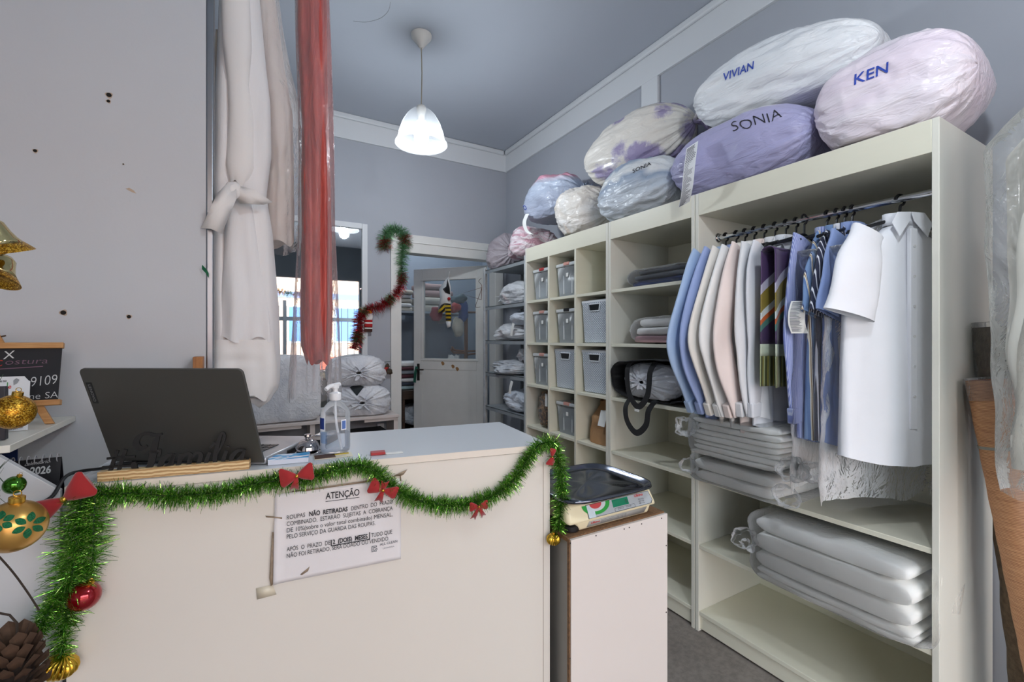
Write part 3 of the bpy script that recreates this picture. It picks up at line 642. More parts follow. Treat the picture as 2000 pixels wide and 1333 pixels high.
def shirt(label, y, m, seed, long=True, length=.76, w=.20, th=.016, out=1.0, m2=None, lean=0, group='shirts on the wardrobe rail', collar=True, rz=0, sides=(-1, 1)):
    s = thing('shirt', label, 'shirt', (RX, y, RZZ), rz, group); rnd = random.Random(seed); p1 = rnd.uniform(0, 6); p2 = rnd.uniform(0, 6)
    z0, z1 = -.082, -.082-length
    def body(u, v_):
        a = 2*PI*u; z = lerp(z0, z1, v_)
        ww = interp([(0, .055), (.02, .085), (.05, w*.92), (.09, w), (.3, w*.99), (.6, w*1.04), (1, w*1.08)], v_)
        sl = .068*(abs(math.cos(a))**.8)*interp([(0, .25), (.03, .7), (.06, 1), (.12, .8), (.3, .3), (.6, 0)], v_)   # shoulders slope down
        tt = th*interp([(0, .9), (.08, 1), (.4, 1.15), (1, 1.5)], v_)
        x = ww*spow(math.cos(a), .75); f = .006*v_*math.sin(13*x/w+p1+2*v_)+.004*v_*math.sin(23*x/w+p2)
        hem = -.035*(1-(x/ww)**2)*max(0, v_-.8)*5 if v_ > .8 else 0
        return V((x, tt*spow(math.sin(a), .8)+f+lean*v_, z-sl+hem))
    MB().grid(44, 30, body, True).build('body', m, s, local=True, sharp=180)
    for sg in sides:
        if long:
            k = out if sg < 0 else .55
            path = smooth_path([(sg*(w-.03), 0, z0-.035), (sg*(w+.035*k), 0, z0-.14), (sg*(w+.13*k), .002, z0-.36), (sg*(w+.125*k), .002, z0-.47), (sg*(w+.06*k), 0, z0-.60), (sg*(w+.01*k), 0, z0-.70)], 5); rr = [.066, .048]
        else:
            path = smooth_path([(sg*(w-.085), -.010, z0-.035), (sg*(w-.03), -th-.008, z0-.14), (sg*(w+.02), -th-.02, z0-.32)], 6); rr = [.06, .095]
        n = len(path); mb = MB()
        def sl_(u, v_, path=path, n=n, rr=rr):
            i = min(n-1, int(round(v_*(n-1)))); c = path[i]; t_ = (path[min(i+1, n-1)]-path[max(i-1, 0)]).normalized(); side_ = V((-t_.z, 0, t_.x))
            a = 2*PI*u; r = lerp(rr[0], rr[1], v_)*(1+.05*math.sin(9*v_+p1))
            return c+side_*(r*spow(math.cos(a), .85))+V((0, (th*.8)*spow(math.sin(a), .9)+.003*math.sin(14*v_+3*math.cos(a)+p2)+lean*.6*v_, 0))
        sv = mb.grid(22, n, sl_, True).build('sleeve', m, s, local=True, sharp=180)
        if long:
            c = path[-1]; t_ = (path[-1]-path[-3]).normalized(); sd_ = V((-t_.z, 0, t_.x))
            MB().obox(c-t_*.025, sd_*.051, V((0, th*.92, 0)), t_*.03).build('cuff', m2 or m, sv, local=True, bevel=.006)
    if collar:
        MB().grid(26, 4, lambda u, v_: V((.058*math.cos(2*PI*u), .6*.05*math.sin(2*PI*u), z0-.012+.04*v_)), True).build('collar_stand', m2 or m, s, local=True, solid=.003, sharp=180)
        for sg in (-1, 1):
            pl = [(0, .028), (sg*.05, .026), (sg*.075, -.012), (sg*.052, -.058), (sg*.008, -.004)]
            MB().prism(pl, (0, -th-.010, z0), (1, 0, 0), (0, .12, 1), (0, -.004, 0)).build('collar_point', m2 or m, s, local=True, bevel=.0015)
        if not long and w > .2:
            MB().box(-.013, .013, -th*1.55-.004, -th*1.2, z0-.70, z0-.03).build('placket', m, s, local=True, bevel=.002)
            for k in range(6): MB().lathe([(.0045, 0), (.0045, .002), (0, .0025)], 10, (0, -th*1.55-.004, z0-.09-k*.1), Matrix.Rotation(PI/2, 3, 'X')).build('button', M_tag0, s, local=True)
    return s
LB = cloth('cotton_light_blue', C(176, 200, 232)); PB = cloth('cotton_periwinkle', C(158, 176, 222)); WH = cloth('cotton_white', C(238, 237, 235))
CR = cloth('linen_cream', C(240, 234, 226)); PK = cloth('linen_pale_pink', C(240, 224, 218)); LN = cloth('linen_white', C(228, 228, 230), sc=200, var=.05); GW = cloth('cotton_grey_white', C(226, 228, 234))
shirts = [('light blue shirt at the left end of the rail', 1.335, LB, 1.0), ('periwinkle blue shirt between light blue and cream shirts', 1.282, PB, .95), ('cream shirt next to the periwinkle shirt', 1.240, CR, .9),
          ('white cotton shirt before the pale pink shirt', 1.197, WH, .85), ('pale pink shirt in the middle of the left row', 1.152, PK, .75), ('white linen shirt beside the patterned scarf', 1.105, LN, .25)]
hy = []
for i, (lb, y, m, o_) in enumerate(shirts):
    shirt(lb, y, m, i+3, True, .73+.012*i if i < 5 else .70, out=o_, th=.017, lean=-.01*i); hy.append((y, lb))
hang0.location.y = shirts[0][1]; XF[hang0] = Matrix.Translation(hang0.location)
for y, lb in hy[1:]: dup(hang0, (RX, y, RZZ), 0, 'black plastic hanger inside the '+lb[:40].split(' next')[0].split(' between')[0].split(' in the')[0].split(' beside')[0].split(' before')[0])
# patterned scarf folded over a hanger
t = NT('scarf_print'); co = t.coord((1, .3, 1)); vo = t.n('ShaderNodeTexVoronoi'); t.l(co, vo.inputs[0]); vo.inputs['Scale'].default_value = 9; vo.feature = 'F1'
wv_ = t.n('ShaderNodeTexWave'); wv_.wave_type = 'RINGS'; t.l(t.coord((1, .3, .55), (0, .4, 0)), wv_.inputs[0]); wv_.inputs['Scale'].default_value = .85; wv_.inputs['Distortion'].default_value = 2.2; wv_.inputs['Detail'].default_value = 0
t.l(t.ramp(wv_.outputs[1], [(0, C(66, 40, 88)), (.16, C(178, 176, 196)), (.30, C(128, 112, 34)), (.62, C(206, 214, 214)), (.74, C(196, 92, 34)), (.82, C(70, 120, 112)), (.9, C(60, 40, 80))], True), t.b.inputs['Base Color'])
t.set(Roughness=.45, Sheen_Weight=.3); M_scarf = t.m
M_band = cloth('scarf_band', C(190, 200, 180)); M_fr = stripes('scarf_stripe', [(0, C(58, 62, 24)), (.45, C(128, 120, 50)), (.75, C(150, 160, 120))], 14)
sc_ = thing('patterned_scarf', 'colourful patterned scarf folded over a hanger beside the linen shirt', 'scarf', (RX-.02, .978, RZZ))
def scf(z0, z1, yy, k):
    def f(u, v_):
        x = lerp(-.25, .05, u); z = lerp(z0, z1, v_); return V((x, yy+.008*math.sin(9*u*PI/2+k)*(.3+abs(z)*1.2), z-.02*abs(u-.5)*0))
    return f
for yy in (-.022, .022):
    MB().grid(34, 18, scf(-.15, -.50, yy, yy*50), False).build('print_panel', M_scarf, sc_, local=True, solid=.003, sharp=180)
    MB().grid(34, 4, scf(-.50, -.545, yy, yy*50), False).build('pale_band', M_band, sc_, local=True, solid=.003, sharp=180)
    MB().grid(34, 8, scf(-.545, -.66, yy, yy*50), False).build('striped_end', M_fr, sc_, local=True, solid=.003, sharp=180)
MB().grid(34, 8, lambda u, v_: V((lerp(-.25, .05, u), -.022*math.cos(PI*v_), -.15+.012*math.sin(PI*v_))), False).build('fold', M_scarf, sc_, local=True, solid=.003, sharp=180)
dup(hang0, (RX-.02, .978, RZZ), 0, 'black plastic hanger under the patterned scarf')
h2 = thing('spare_hanger', 'empty black trouser hanger with clips beside the scarf', 'hanger', (RX, 1.02, RZZ))
MB().tube(smooth_path(hanger_mb(), 3), .0042, 8).build('hook', M_black, h2, local=True)
MB().tube([(-.17, 0, -.11), (-.02, 0, -.075), (0, 0, -.066), (.12, 0, -.10)], .007, 8).build('bar', M_black, h2, local=True)
MB().tube(smooth_path([(-.17, 0, -.11), (-.205, 0, -.115), (-.215, 0, -.14), (-.19, 0, -.155), (-.13, 0, -.15)], 4), .006, 8).build('clip', M_black, h2, local=True)
# grey shirt under a clear cover behind the scarf
shirt('grey white shirt half hidden behind the patterned scarf', 1.06, GW, 31, True, .74, out=.05, th=.014)
dup(hang0, (RX, 1.06, RZZ), 0, 'black plastic hanger behind the patterned scarf')
# right group inside clear covers
S1 = stripes('stripe_fine_blue', [(0, C(120, 132, 190)), (.5, C(160, 172, 216)), (.8, C(190, 198, 226))], 60)
S2 = stripes('stripe_blue_tan', [(0, C(116, 146, 190)), (.55, C(96, 126, 176)), (.72, C(224, 220, 206)), (.80, C(150, 120, 80)), (.86, C(236, 232, 220)), (.92, C(60, 70, 110))], 9)
S3 = stripes('stripe_navy_white', [(0, C(38, 42, 66)), (.72, C(38, 42, 66)), (.78, C(222, 224, 232))], 17)
PB2 = cloth('cotton_soft_blue', C(140, 160, 208))
GRP = [('fine blue striped shirt in the clear cover', .905, S1, True), ('blue and tan striped shirt with the paper slip', .872, S2, False), ('navy and white striped shirt in the clear cover', .845, S3, False), ('soft blue shirt beside the bright white shirt', .82, PB2, False)]
for i, (lb, y, m, lg) in enumerate(GRP):
    shirt(lb, y, m, 40+i, lg, .76, out=.2, th=.015, w=.18, rz=-.05, group='shirts inside the clear covers'); dup(hang0, (RX, y, RZZ), 0, 'black plastic hanger inside the '+lb.split(' in the')[0].split(' with')[0].split(' beside')[0])
SW = cloth('cotton_bright_white', C(244, 245, 250), .7, 90, .02)
shirt('bright white short sleeved shirt in the clear cover by the wardrobe side', .678, SW, 61, False, .79, w=.215, th=.03, rz=-.42, sides=(-1,), group='shirts inside the clear covers')
dup(hang0, (RX, .678, RZZ), -.42, 'black plastic hanger inside the bright white shirt')
# clear covers hanging over the right group
F_cover = film('clear_cover_film', .03, (1, 1, 1, 1), .5, .09, 10)
def cover(label, y, hw, hd, zt, zb, seed, rz=-.05):
    g = thing('garment_cover', label, 'garment cover', (RX, y, RZZ), rz, 'clear garment covers in the wardrobe')
    def f(u, v_):
        a = 2*PI*u; z = lerp(zt, zb, v_); k = interp([(0, .12), (.04, .6), (.10, .95), (.2, 1), (1, 1.08)], v_)
        n_ = nz((math.cos(a)*2+seed, math.sin(a)*2, z*7), 1.4); n2 = nz((math.cos(a)*3+seed, math.sin(a)*3, z*12), 1.5)
        x = hw*k*spow(math.cos(a), .5); yy = hd*interp([(0, .3), (.1, .9), (1, 1.1)], v_)*spow(math.sin(a), .6)
        return V((x*(1+.05*n_), yy*(1+.10*n_+.04*n2)+.004*n2, z-(.05*(x/hw)**2 if v_ < .1 else 0)+(.03*n_ if v_ > .95 else 0)))
    MB().grid(70, 60, f, True).build('film', F_cover, g, local=True, sharp=180); return g
cover('clear plastic cover over the striped shirts', .862, .235, .06, -.065, -1.03, 3)
cover('clear plastic cover over the bright white shirt', .705, .235, .045, -.06, -1.05, 9, -.42)
# paper slip clipped to the blue and tan striped shirt
def slip(label, p, wv2, dz, m=None):
    s = thing('paper_slip', label, 'paper', V(p)-V((0, 0, dz))); d = V(wv2)
    pts = smooth_path([V(p), V(p)+V((-.012, .004, -dz*.35)), V(p)+V((-.012, .004, -dz*.7)), V(p)+V((0, 0, -dz))], 5)
    MB().ribbon(pts, d, .0008).build('paper', M_tag, s); mb = MB(); rnd = random.Random(7)
    for i in range(1, len(pts)-2):
        tt = (pts[i+1]-pts[i]).normalized(); nn = tt.cross(d).normalized()
        if nn.dot(EYE-pts[i]) < 0: nn = -nn
        for s_ in (0, .5):
            q_ = pts[i].lerp(pts[i+1], s_)+nn*.0009; mb.add([q_-d*.4-tt*.0012, q_+d*rnd.uniform(-.1, .35)-tt*.0012, q_+d*.2+tt*.0012, q_-d*.4+tt*.0012], [(0, 1, 2, 3)])
    mb.build('printed_lines', mat('grey_print', C(120, 122, 130), .8), s, fix=False); return s
slip('white printed slip clipped to the striped shirts', atX(1562, 588, 1.69), (.030, -.042, .0), .115)
# ================================================================= folded linen bundles in the wardrobe
M_lin = mat('folded_linen_white', C(247, 246, 242), .85, var=.02, vs_=4, bump=.25, bs=22, bd=.006, sheen=.1)
F_wrap = film('linen_wrap_film', .02, (1, 1, 1, 1), .25, .12, 20)
def bundle(label, x0, x1, y0, y1, z, layers, seed, tilt=0, ruff=((0, 1),)):
    b_ = thing('linen_bundle', label, 'linen bundle', ((x0+x1)/2, (y0+y1)/2, z), 0, 'wrapped linen bundles'); zz = z+.004; rnd = random.Random(seed)
    for k, th in enumerate(layers):
        dx, dy = rnd.uniform(-.008, .008), rnd.uniform(-.012, .012); cx = (x0+x1)/2+dx; cy = (y0+y1)/2+dy; hx_ = (x1-x0)/2-.006*rnd.random(); hy_ = (y1-y0)/2-.012*rnd.random()
        R = Matrix.Rotation(tilt*(k/len(layers)), 3, 'X')
        def f(u, v_, th=th, cx=cx, cy=cy, hx_=hx_, hy_=hy_, zz=zz, k=k):
            # a folded sheet: rounded fold along the front edge, two lips at the ends
            a = 2*PI*u; yy = lerp(-1, 1, v_)
            r_ = .5*th; ex = hx_-r_
            x = ex*max(-1, min(1, 1.4*math.cos(a)))+r_*spow(math.cos(a), .9); zc = r_*spow(math.sin(a), .55)
            n_ = nz((x*5+seed, yy*hy_*5, k*3.3), 1.6); e_ = (1-abs(yy)**14)
            return V((cx+x*(1-.03*abs(yy)**4)+.012*n_, cy+yy*hy_*(1+.03*math.cos(a)), zz+r_+(zc*(.35+.65*e_))*(1+.25*n_)+.014*n_*math.sin(k+yy*3)*0+tilt*(k/len(layers))*yy*hy_))
        mb = MB().grid(28, 40, f, True); o_ = len(mb.v); mb.f.append(list(range(28))[::-1]); mb.f.append(list(range(o_-28, o_)))
        mb.build('folded_sheet', M_lin, b_, sharp=80); zz += th*.93
    H = zz-z+.012; cx, cy = (x0+x1)/2, (y0+y1)/2
    mb = MB().soft((cx, cy, z+H/2+.003), ((x1-x0)/2+.018, (y1-y0)/2+.03, H/2+.004), .22, 60, 36, .012, 12, seed); mb.build('plastic_wrap', F_wrap, b_, sharp=180)
    for (ex, ey, ez, r) in ruff:
        mb = MB().soft((ex, ey, ez), (r, r*1.1, r*.9), .9, 34, 22, r*.5, 24, seed+ex*9); mb.build('twisted_end', F_wrap, b_, sharp=180)
    return b_
zA = SZ[2]+.001; zB = SZ[1]+.001
bundle('lower wrapped bundle of white linen on the wardrobe middle shelf', 1.75, 2.2, .98, 1.37, zA, (.05, .055), 5, 0, ((1.75, 1.385, zA+.06, .035), (1.74, .95, zA+.05, .04)))
bundle('upper wrapped stack of thin white linen under the hanging shirts', 1.73, 2.2, .955, 1.365, zA+.125, (.022, .026, .02, .028, .022, .03, .026), 8, .0, ((1.73, 1.385, zA+.24, .045), (1.73, .92, zA+.16, .045), (1.78, .88, zA+.15, .04)))
bundle('wrapped pile of thick white linen on the wardrobe lower shelf', 1.74, 2.2, .565, 1.08, zB, (.024, .024, .07, .075, .07), 11, 0, ((1.74, 1.11, zB+.14, .045),))
# ================================================================= contents of the narrow unit
def folded(label, x0, x1, y0, y1, z, items, seed, wrap=True, group='folded clothes on the narrow unit'):
    g = thing('folded_clothes', label, 'clothes', ((x0+x1)/2, (y0+y1)/2, z), 0, group); zz = z+.002
    for k, (th, m) in enumerate(items):
        c = ((x0+x1)/2, (y0+y1)/2, zz+th/2); MB().soft(c, ((x1-x0)/2*(1-.05*k), (y1-y0)/2*(1-.06*k), th/2), .45, 40, 18, .012, 11, seed+k).build('garment', m, g, sharp=180); zz += th*.9
    if wrap: MB().soft(((x0+x1)/2, (y0+y1)/2, (z+zz)/2+.008), ((x1-x0)/2+.02, (y1-y0)/2+.03, (zz-z)/2+.006), .5, 44, 24, .018, 13, seed).build('plastic_wrap', F_wrap, g, sharp=180)
DB = cloth('knit_dark_blue', C(62, 74, 118)); DG = cloth('knit_dark_grey', C(84, 88, 96)); RS = cloth('cotton_rose', C(206, 168, 176))
folded('dark blue folded clothes in plastic on the upper narrow shelf', 1.84, 2.2, 1.46, 1.88, SZ[5]+.001, [(.035, DB), (.035, DG), (.03, DG)], 3)
folded('white and pink folded clothes in plastic on the narrow shelf', 1.83, 2.2, 1.45, 1.86, SZ[4]+.001, [(.045, RS), (.05, WH), (.05, WH)], 6)
# ----- black tote bag lying open with a knotted white bag inside
M_tote = mat('tote_black_canvas', C(20, 20, 23), .85, bump=.2, bs=70, sheen=.1)
tt_ = thing('tote_bag', 'black tote bag lying open on the narrow shelf, straps hanging', 'bag', (1.98, 1.69, SZ[3]))
zt = SZ[3]+.001; ycm, hwid, hh = 1.70, .245, .118
def tote(u, v_, k=0):
    a = 2*PI*u; x = lerp(1.79, 2.2, v_); r = interp([(0, 1.0), (.1, 1.0), (.8, .95), (1, .6)], v_)
    n_ = nz((math.cos(a)*2, math.sin(a)*2, x*6), 1.3); yy = hwid*r*spow(math.cos(a), .6)*(1+.05*n_); z = hh*r*spow(math.sin(a), .55)*(1+.08*n_)
    return V((x-.03*math.sin(a)*(1-v_)+.02*n_*(1-v_), ycm+yy, zt+hh*1.04+max(z, -hh)-(.035*(math.cos(a)*.5+.5) if math.sin(a) > 0 else 0)))
mb = MB().grid(64, 26, tote, True); o_ = len(mb.v); mb.f.append(list(range(o_-64, o_))); mb.build('shell', M_tote, tt_, solid=.004, sharp=180)
def strap(ya, yb, zs, zl, xo):
    pts = smooth_path([(1.80, ya, zs), (1.765-xo, ya-.005, zs-.05), (1.762-xo, lerp(ya, yb, .12), lerp(zs, zl, .72)), (1.762-xo, (ya+yb)/2, zl), (1.762-xo, lerp(ya, yb, .88), lerp(zs, zl, .72)), (1.765-xo, yb+.005, zs-.05), (1.80, yb, zs)], 8)
    n = len(pts); wv3 = []
    for i in range(n):
        t_ = (pts[min(i+1, n-1)]-pts[max(i-1, 0)]).normalized(); s_ = V((1, 0, 0)).cross(t_).normalized(); wv3.append(s_*.032)
    return MB().ribbon(pts, wv3, .003)
strap(1.80, 1.63, zt+.215, zt-.02, 0).build('strap', M_tote, tt_); strap(1.80, 1.63, zt+.02, zt-.155, .012).build('strap', M_tote, tt_)
bag('knotted_bag', 'white knotted laundry bag stuffed inside the black tote', (1.865, 1.705, zt+.016), (.085, .185, .098), (0, 0, 180), P_knot, 71, (0, 1), None, k=12, lump=.04, flat=.9, neck=.12)
box('tote_tag', M_tag, (1.752, 1.757, 1.70, 1.73, zt-.045, zt-.033), tt_, 0)
# ================================================================= boxes and baskets in the cube unit
CWD = (YC1-YM1-T)/3
def cellY(c):   # column counted from the camera side: 0 = right (near), 2 = left (far)
    return YM1+c*CWD+T, YM1+(c+1)*CWD
t = NT('basket_weave'); br_ = t.n('ShaderNodeTexBrick'); t.l(t.coord((1, 1, 1), (PI/2, 0, PI/2)), br_.inputs[0])
tc = t.n('ShaderNodeTexCoord'); sx = t.n('ShaderNodeSeparateXYZ'); t.l(tc.outputs['Object'], sx.inputs[0])
def wob(ax, k, ph=0):
    a = t.n('ShaderNodeMath', operation='MULTIPLY_ADD', i1=k, i2=ph); t.l(sx.outputs[ax], a.inputs[0]); b_ = t.n('ShaderNodeMath', operation='SINE'); t.l(a.outputs[0], b_.inputs[0]); return b_.outputs[0]
ml = t.n('ShaderNodeMath', operation='MULTIPLY'); t.l(wob('Y', 2*PI/.017), ml.inputs[0]); t.l(wob('Z', 2*PI/.015), ml.inputs[1])
t.l(t.ramp(ml.outputs[0], [(.0, C(176, 186, 200)), (.2, C(222, 228, 236)), (.6, C(232, 237, 243))]), t.b.inputs['Base Color']); t.bump(ml.outputs[0], .5, .004); t.set(Roughness=.5); M_weave = t.m
t.t.nodes.remove(br_)
M_bask = mat('basket_plain', C(230, 235, 241), .45)
def basket(label, c, z, fresh=[None]):
    y0, y1 = cellY(c); yc = (y0+y1)/2
    if fresh[0] is None:
        g = thing('lidded_basket', label, 'basket', (1.835, yc, z), 0, 'pale woven plastic baskets'); fresh[0] = g
        hw0, hw1, D = .116, .128, .38
        def ring(z_, hw, d0, d1, r=.018):
            pts = []
            for cx, cy, a0 in ((d1-r, hw-r, 0), (d0+r, hw-r, 90), (d0+r, -hw+r, 180), (d1-r, -hw+r, 270)):
                for k in range(5): a = math.radians(a0+k*22.5); pts.append((cx+r*math.cos(a), cy+r*math.sin(a), z_))
            return pts
        rows = [ring(.002, hw0-.004, .012, D-.012), ring(.006, hw0, .008, D-.008), ring(.235, hw1, .0, D), ring(.242, hw1+.003, -.003, D+.003), ring(.25, hw1+.003, -.003, D+.003)]
        n = len(rows[0]); mb = MB(); mb.add([p for r in rows for p in r], [(j*n+i, j*n+(i+1) % n, (j+1)*n+(i+1) % n, (j+1)*n+i) for j in range(len(rows)-1) for i in range(n)]+[list(range(n))[::-1]])
        mb.build('body', M_weave, g, local=True)
        mb = MB(); rows = [ring(.25, hw1+.004, -.004, D+.004), ring(.262, hw1+.004, -.004, D+.004), ring(.266, hw1-.004, .004, D-.004)]
        mb.add([p for r in rows for p in r], [(j*n+i, j*n+(i+1) % n, (j+1)*n+(i+1) % n, (j+1)*n+i) for j in range(2) for i in range(n)]+[list(range(n))[::-1], list(range(2*n, 3*n))]); mb.build('lid', M_bask, g, local=True)
        hd = MB().prism([(-.048, .012), (.048, .012), (.04, -.026), (-.04, -.026)], (-.0035, 0, .225), (0, 1, 0), (0, 0, 1), (.006, 0, 0)).build('handle_hole', M_black, g, local=True, bevel=.004)
        pts = [(-.003, y_, .225+z_) for y_, z_ in ((-.05, .014), (.05, .014), (.042, -.028), (-.042, -.028), (-.05, .014))]
        MB().tube(pts, .0035, 6).build('handle_rim', M_bask, hd, local=True); return g
    return dup(fresh[0], (1.835, yc, z), 0, label)
basket('pale woven basket with lid under the empty cube', 0, SZ[4]+.001)
basket('pale woven basket with lid above the brown paper bag', 0, SZ[3]+.001)
basket('pale woven basket with lid in the middle column', 1, SZ[3]+.001)
F_box = glass('clear_box_plastic', (.84, .87, .89, 1), .16, .25)
M_lidc = mat('box_lid_frosted', C(206, 210, 212), .3)
def crate(label, c, z, latch, contents=None, seed=1, h=.215):
    y0, y1 = cellY(c); yc = (y0+y1)/2; g = thing('storage_box', label, 'box', (1.85, yc, z), 0, 'clear plastic storage boxes'); a, b_ = .098, .112; D = .36
    vv = [(.01, -a, 0), (D-.01, -a, 0), (D-.01, a, 0), (.01, a, 0), (0, -b_, h), (D, -b_, h), (D, b_, h), (0, b_, h)]
    MB().add(vv, [(3, 2, 1, 0), (0, 1, 5, 4), (1, 2, 6, 5), (2, 3, 7, 6), (3, 0, 4, 7)]).build('body', F_box, g, local=True, solid=.002, bevel=.0)
    MB().box(-.008, D+.008, -b_-.008, b_+.008, h-.012, h+.012).build('lid', M_lidc, g, local=True, bevel=.006)
    MB().box(-.012, .012, -.03, .03, h-.006, h+.016).build('latch', latch, g, local=True, bevel=.004)
    MB().box(-.0025, -.0015, -.013, .011, h*.62, h*.62+.026).build('label', M_tag, g, local=True)
    for s_ in (-1, 1): MB().box(.004, .012, s_*.045-.006, s_*.045+.006, .02, h-.03).build('rib', M_lidc, g, local=True, bevel=.002)
    for k, (x, y, zz, hx_, hy_, hz_, m) in enumerate(contents or []):
        MB().soft((x, y, zz), (hx_, hy_, hz_), .6, 26, 16, .02, 14, seed+k).build('contents', m, g, local=True, sharp=180)
RED = mat('latch_red', C(176, 58, 60), .4); SAL = mat('latch_salmon', C(214, 158, 146), .4)
YEL = cloth('yarn_yellow', C(204, 190, 60), sc=60); MAU = cloth('yarn_mauve', C(150, 118, 140)); GRC = cloth('contents_grey', C(150, 156, 164)); DKC = cloth('contents_dark', C(58, 66, 80)); TAN = cloth('contents_tan', C(206, 172, 120))
crate('clear box with red latch and dark contents beside the rack', 2, SZ[5]+.001, RED, [(.18, .03, .10, .14, .06, .085, DKC), (.10, -.045, .06, .06, .035, .055, TAN)], 2)
crate('clear empty box with salmon latch in the highest middle cube', 1, SZ[5]+.001, SAL, [(.2, 0, .05, .14, .08, .045, GRC)], 3)
crate('clear box with salmon latch below the red latched box', 2, SZ[4]+.001, SAL, [(.18, 0, .05, .15, .085, .045, GRC)], 4)
crate('clear box with black latch holding yellow and mauve yarn', 1, SZ[4]+.001, M_black, [(.16, 0, .065, .145, .088, .06, YEL), (.2, .02, .155, .13, .08, .04, MAU)], 5)
crate('clear box with salmon latch beside the middle column basket', 2, SZ[3]+.001, SAL, [(.2, 0, .04, .13, .07, .035, GRC)], 6)
crate('clear box of dark folded things low in the middle column', 1, SZ[2]+.001, SAL, [(.18, 0, .045, .15, .085, .04, DKC), (.18, .01, .12, .13, .07, .03, GRC)], 7, .2)
# furry brown garment and the paper bag
t = NT('leopard_fur'); co = t.coord((1, 1, 1)); t.l(t.ramp(t.noise(co, 26, 3, .7, 1.5), [(.38, C(34, 24, 18)), (.5, C(96, 68, 42)), (.62, C(164, 124, 82))]), t.b.inputs['Base Color']); t.set(Roughness=.9, Sheen_Weight=.4); t.bump(t.noise(co, 90, 4, .7), .7, .01); M_fur = t.m
y0, y1 = cellY(2); fu = thing('fur_garment', 'brown mottled fur garment standing in a lower cube by the rack', 'garment', (1.95, (y0+y1)/2-.03, SZ[2]))
MB().soft((1.96, (y0+y1)/2-.025, SZ[2]+.132), (.12, .085, .13), .45, 48, 34, .035, 18, 4).build('pile', M_fur, fu, sharp=180)
MB().box(1.835, 1.837, y0+.055, y0+.085, SZ[2]+.16, SZ[2]+.25).build('paper_tag', M_tag, fu)
M_kraft = mat('kraft_paper', C(168, 128, 88), .8, var=.08, vs_=7, bump=.35, bs=12, bd=.01)
y0, y1 = cellY(0); yc = (y0+y1)/2-.02; kb = thing('paper_bag', 'crumpled brown paper bag in the lower right cube', 'bag', (1.95, yc, SZ[2]))
def kraft(u, v_):
    a = 2*PI*u; z = v_*.255; k = interp([(0, 1), (.55, 1.0), (.85, .78), (1, .9)], v_); kx = interp([(0, 1), (.6, .9), (.9, .30), (1, .24)], v_)
    n_ = nz((math.cos(a)*2.2, math.sin(a)*2.2, z*14), 1.5)
    return V((1.95+.11*kx*spow(math.cos(a), .35)*(1+.10*n_)+.02*v_, yc+.098*k*spow(math.sin(a), .35)*(1+.07*n_)+.035*max(0, v_-.5), SZ[2]+.0015+z-(.02*abs(math.sin(2*a)) if v_ > .97 else 0)))
mb = MB().grid(48, 26, kraft, True); mb.f.append(list(range(48))[::-1]); mb.build('bag', M_kraft, kb, sharp=30)
MB().prism([(-.03, -.05), (.03, -.05), (.03, .045), (-.03, .05)], (1.842, yc-.045, SZ[2]+.165), (.0, 1, 0), (.28, 0, .96), (-.001, 0, 0)).build('receipt', M_tag, kb)
# ================================================================= on the counter
CT = CZ+.0005
# ----- laptop seen from behind
HL, HR = V((-.272, 1.418, 0)), V((.039, 1.221, 0)); lx = (HR-HL).normalized(); ln = V((-lx.y, lx.x, 0)); LW = (HR-HL).length
M_lid = mat('laptop_charcoal', C(80, 79, 75), .45, .25, bump=.02, bs=200); M_deck = mat('laptop_silver', C(176, 178, 182), .35, .6)
lp = thing('laptop', 'dark grey laptop open on the counter, lid towards the camera', 'laptop', (HL+HR)/2+V((0, 0, CT)))
c0 = (HL+HR)/2+V((0, 0, CT+.012))
bs_ = MB().obox(c0+ln*.122-V((0, 0, .002)), lx*(LW/2), ln*.12, V((0, 0, .0085))).build('base', M_deck, lp, bevel=.004)
kb_ = MB()
for r in range(5):
    for k in range(15):
        kb_.obox(c0+ln*(.045+r*.019)+lx*((k-7)*.0195)+V((0, 0, .0072)), lx*.0082, ln*.0078, V((0, 0, .0012)))
kb_.build('keyboard', M_black, bs_, kind='stuff')
MB().obox(c0+ln*.19+V((0, 0, .0066)), lx*.052, ln*.034, V((0, 0, .0005))).build('touchpad', mat('touchpad_grey', C(188, 190, 194), .3, .3), bs_)
tl_ = math.radians(20); lu = (V((0, 0, 1))*math.cos(tl_)-ln*math.sin(tl_)); lnn = (-ln*math.cos(tl_)-V((0, 0, 1))*math.sin(tl_)); LH = .24
r_ = .012; poly = [(-LW/2, 0), (LW/2, 0)]+[(LW/2-r_+r_*math.cos(a), LH-r_+r_*math.sin(a)) for a in [i*PI/10 for i in range(6)]]+[(-LW/2+r_-r_*math.sin(a), LH-r_+r_*math.cos(a)) for a in [i*PI/10 for i in range(6)]]
hp = (HL+HR)/2+V((0, 0, CT+.010))
ld = MB().prism(poly, hp-lnn*0, lx, lu, lnn*.006).build('lid', M_lid, lp, bevel=.0012)
MB().prism([(x*.965, .006+z*.955) for x, z in poly], hp-lnn*.0006, lx, lu, lnn*.0005).build('screen', mat('screen_dark', C(14, 15, 18), .15), ld)
MB().tube([HL+V((0, 0, CT+.011))+lx*.05, HL+V((0, 0, CT+.011))+lx*(LW-.05)], .007, 10).build('hinge', M_black, lp)
bo_ = hp+lx*(-LW/2+.002)+lu*(LH-.035)+lnn*.0062
MB().obox(bo_+lx*.011-lu*.024, lx*.0065, lu*.026, lnn*.0004).build('badge', mat('badge_black', C(30, 30, 32), .3), ld)
tm = MB(); text_on(tm, 'LENOVO', bo_+lx*.0085-lu*.003+lnn*.0008, -lu, lx, .0085, .042, 'L'); tm.build('lettering', mat('badge_print', C(150, 150, 150), .4), ld, fix=False)
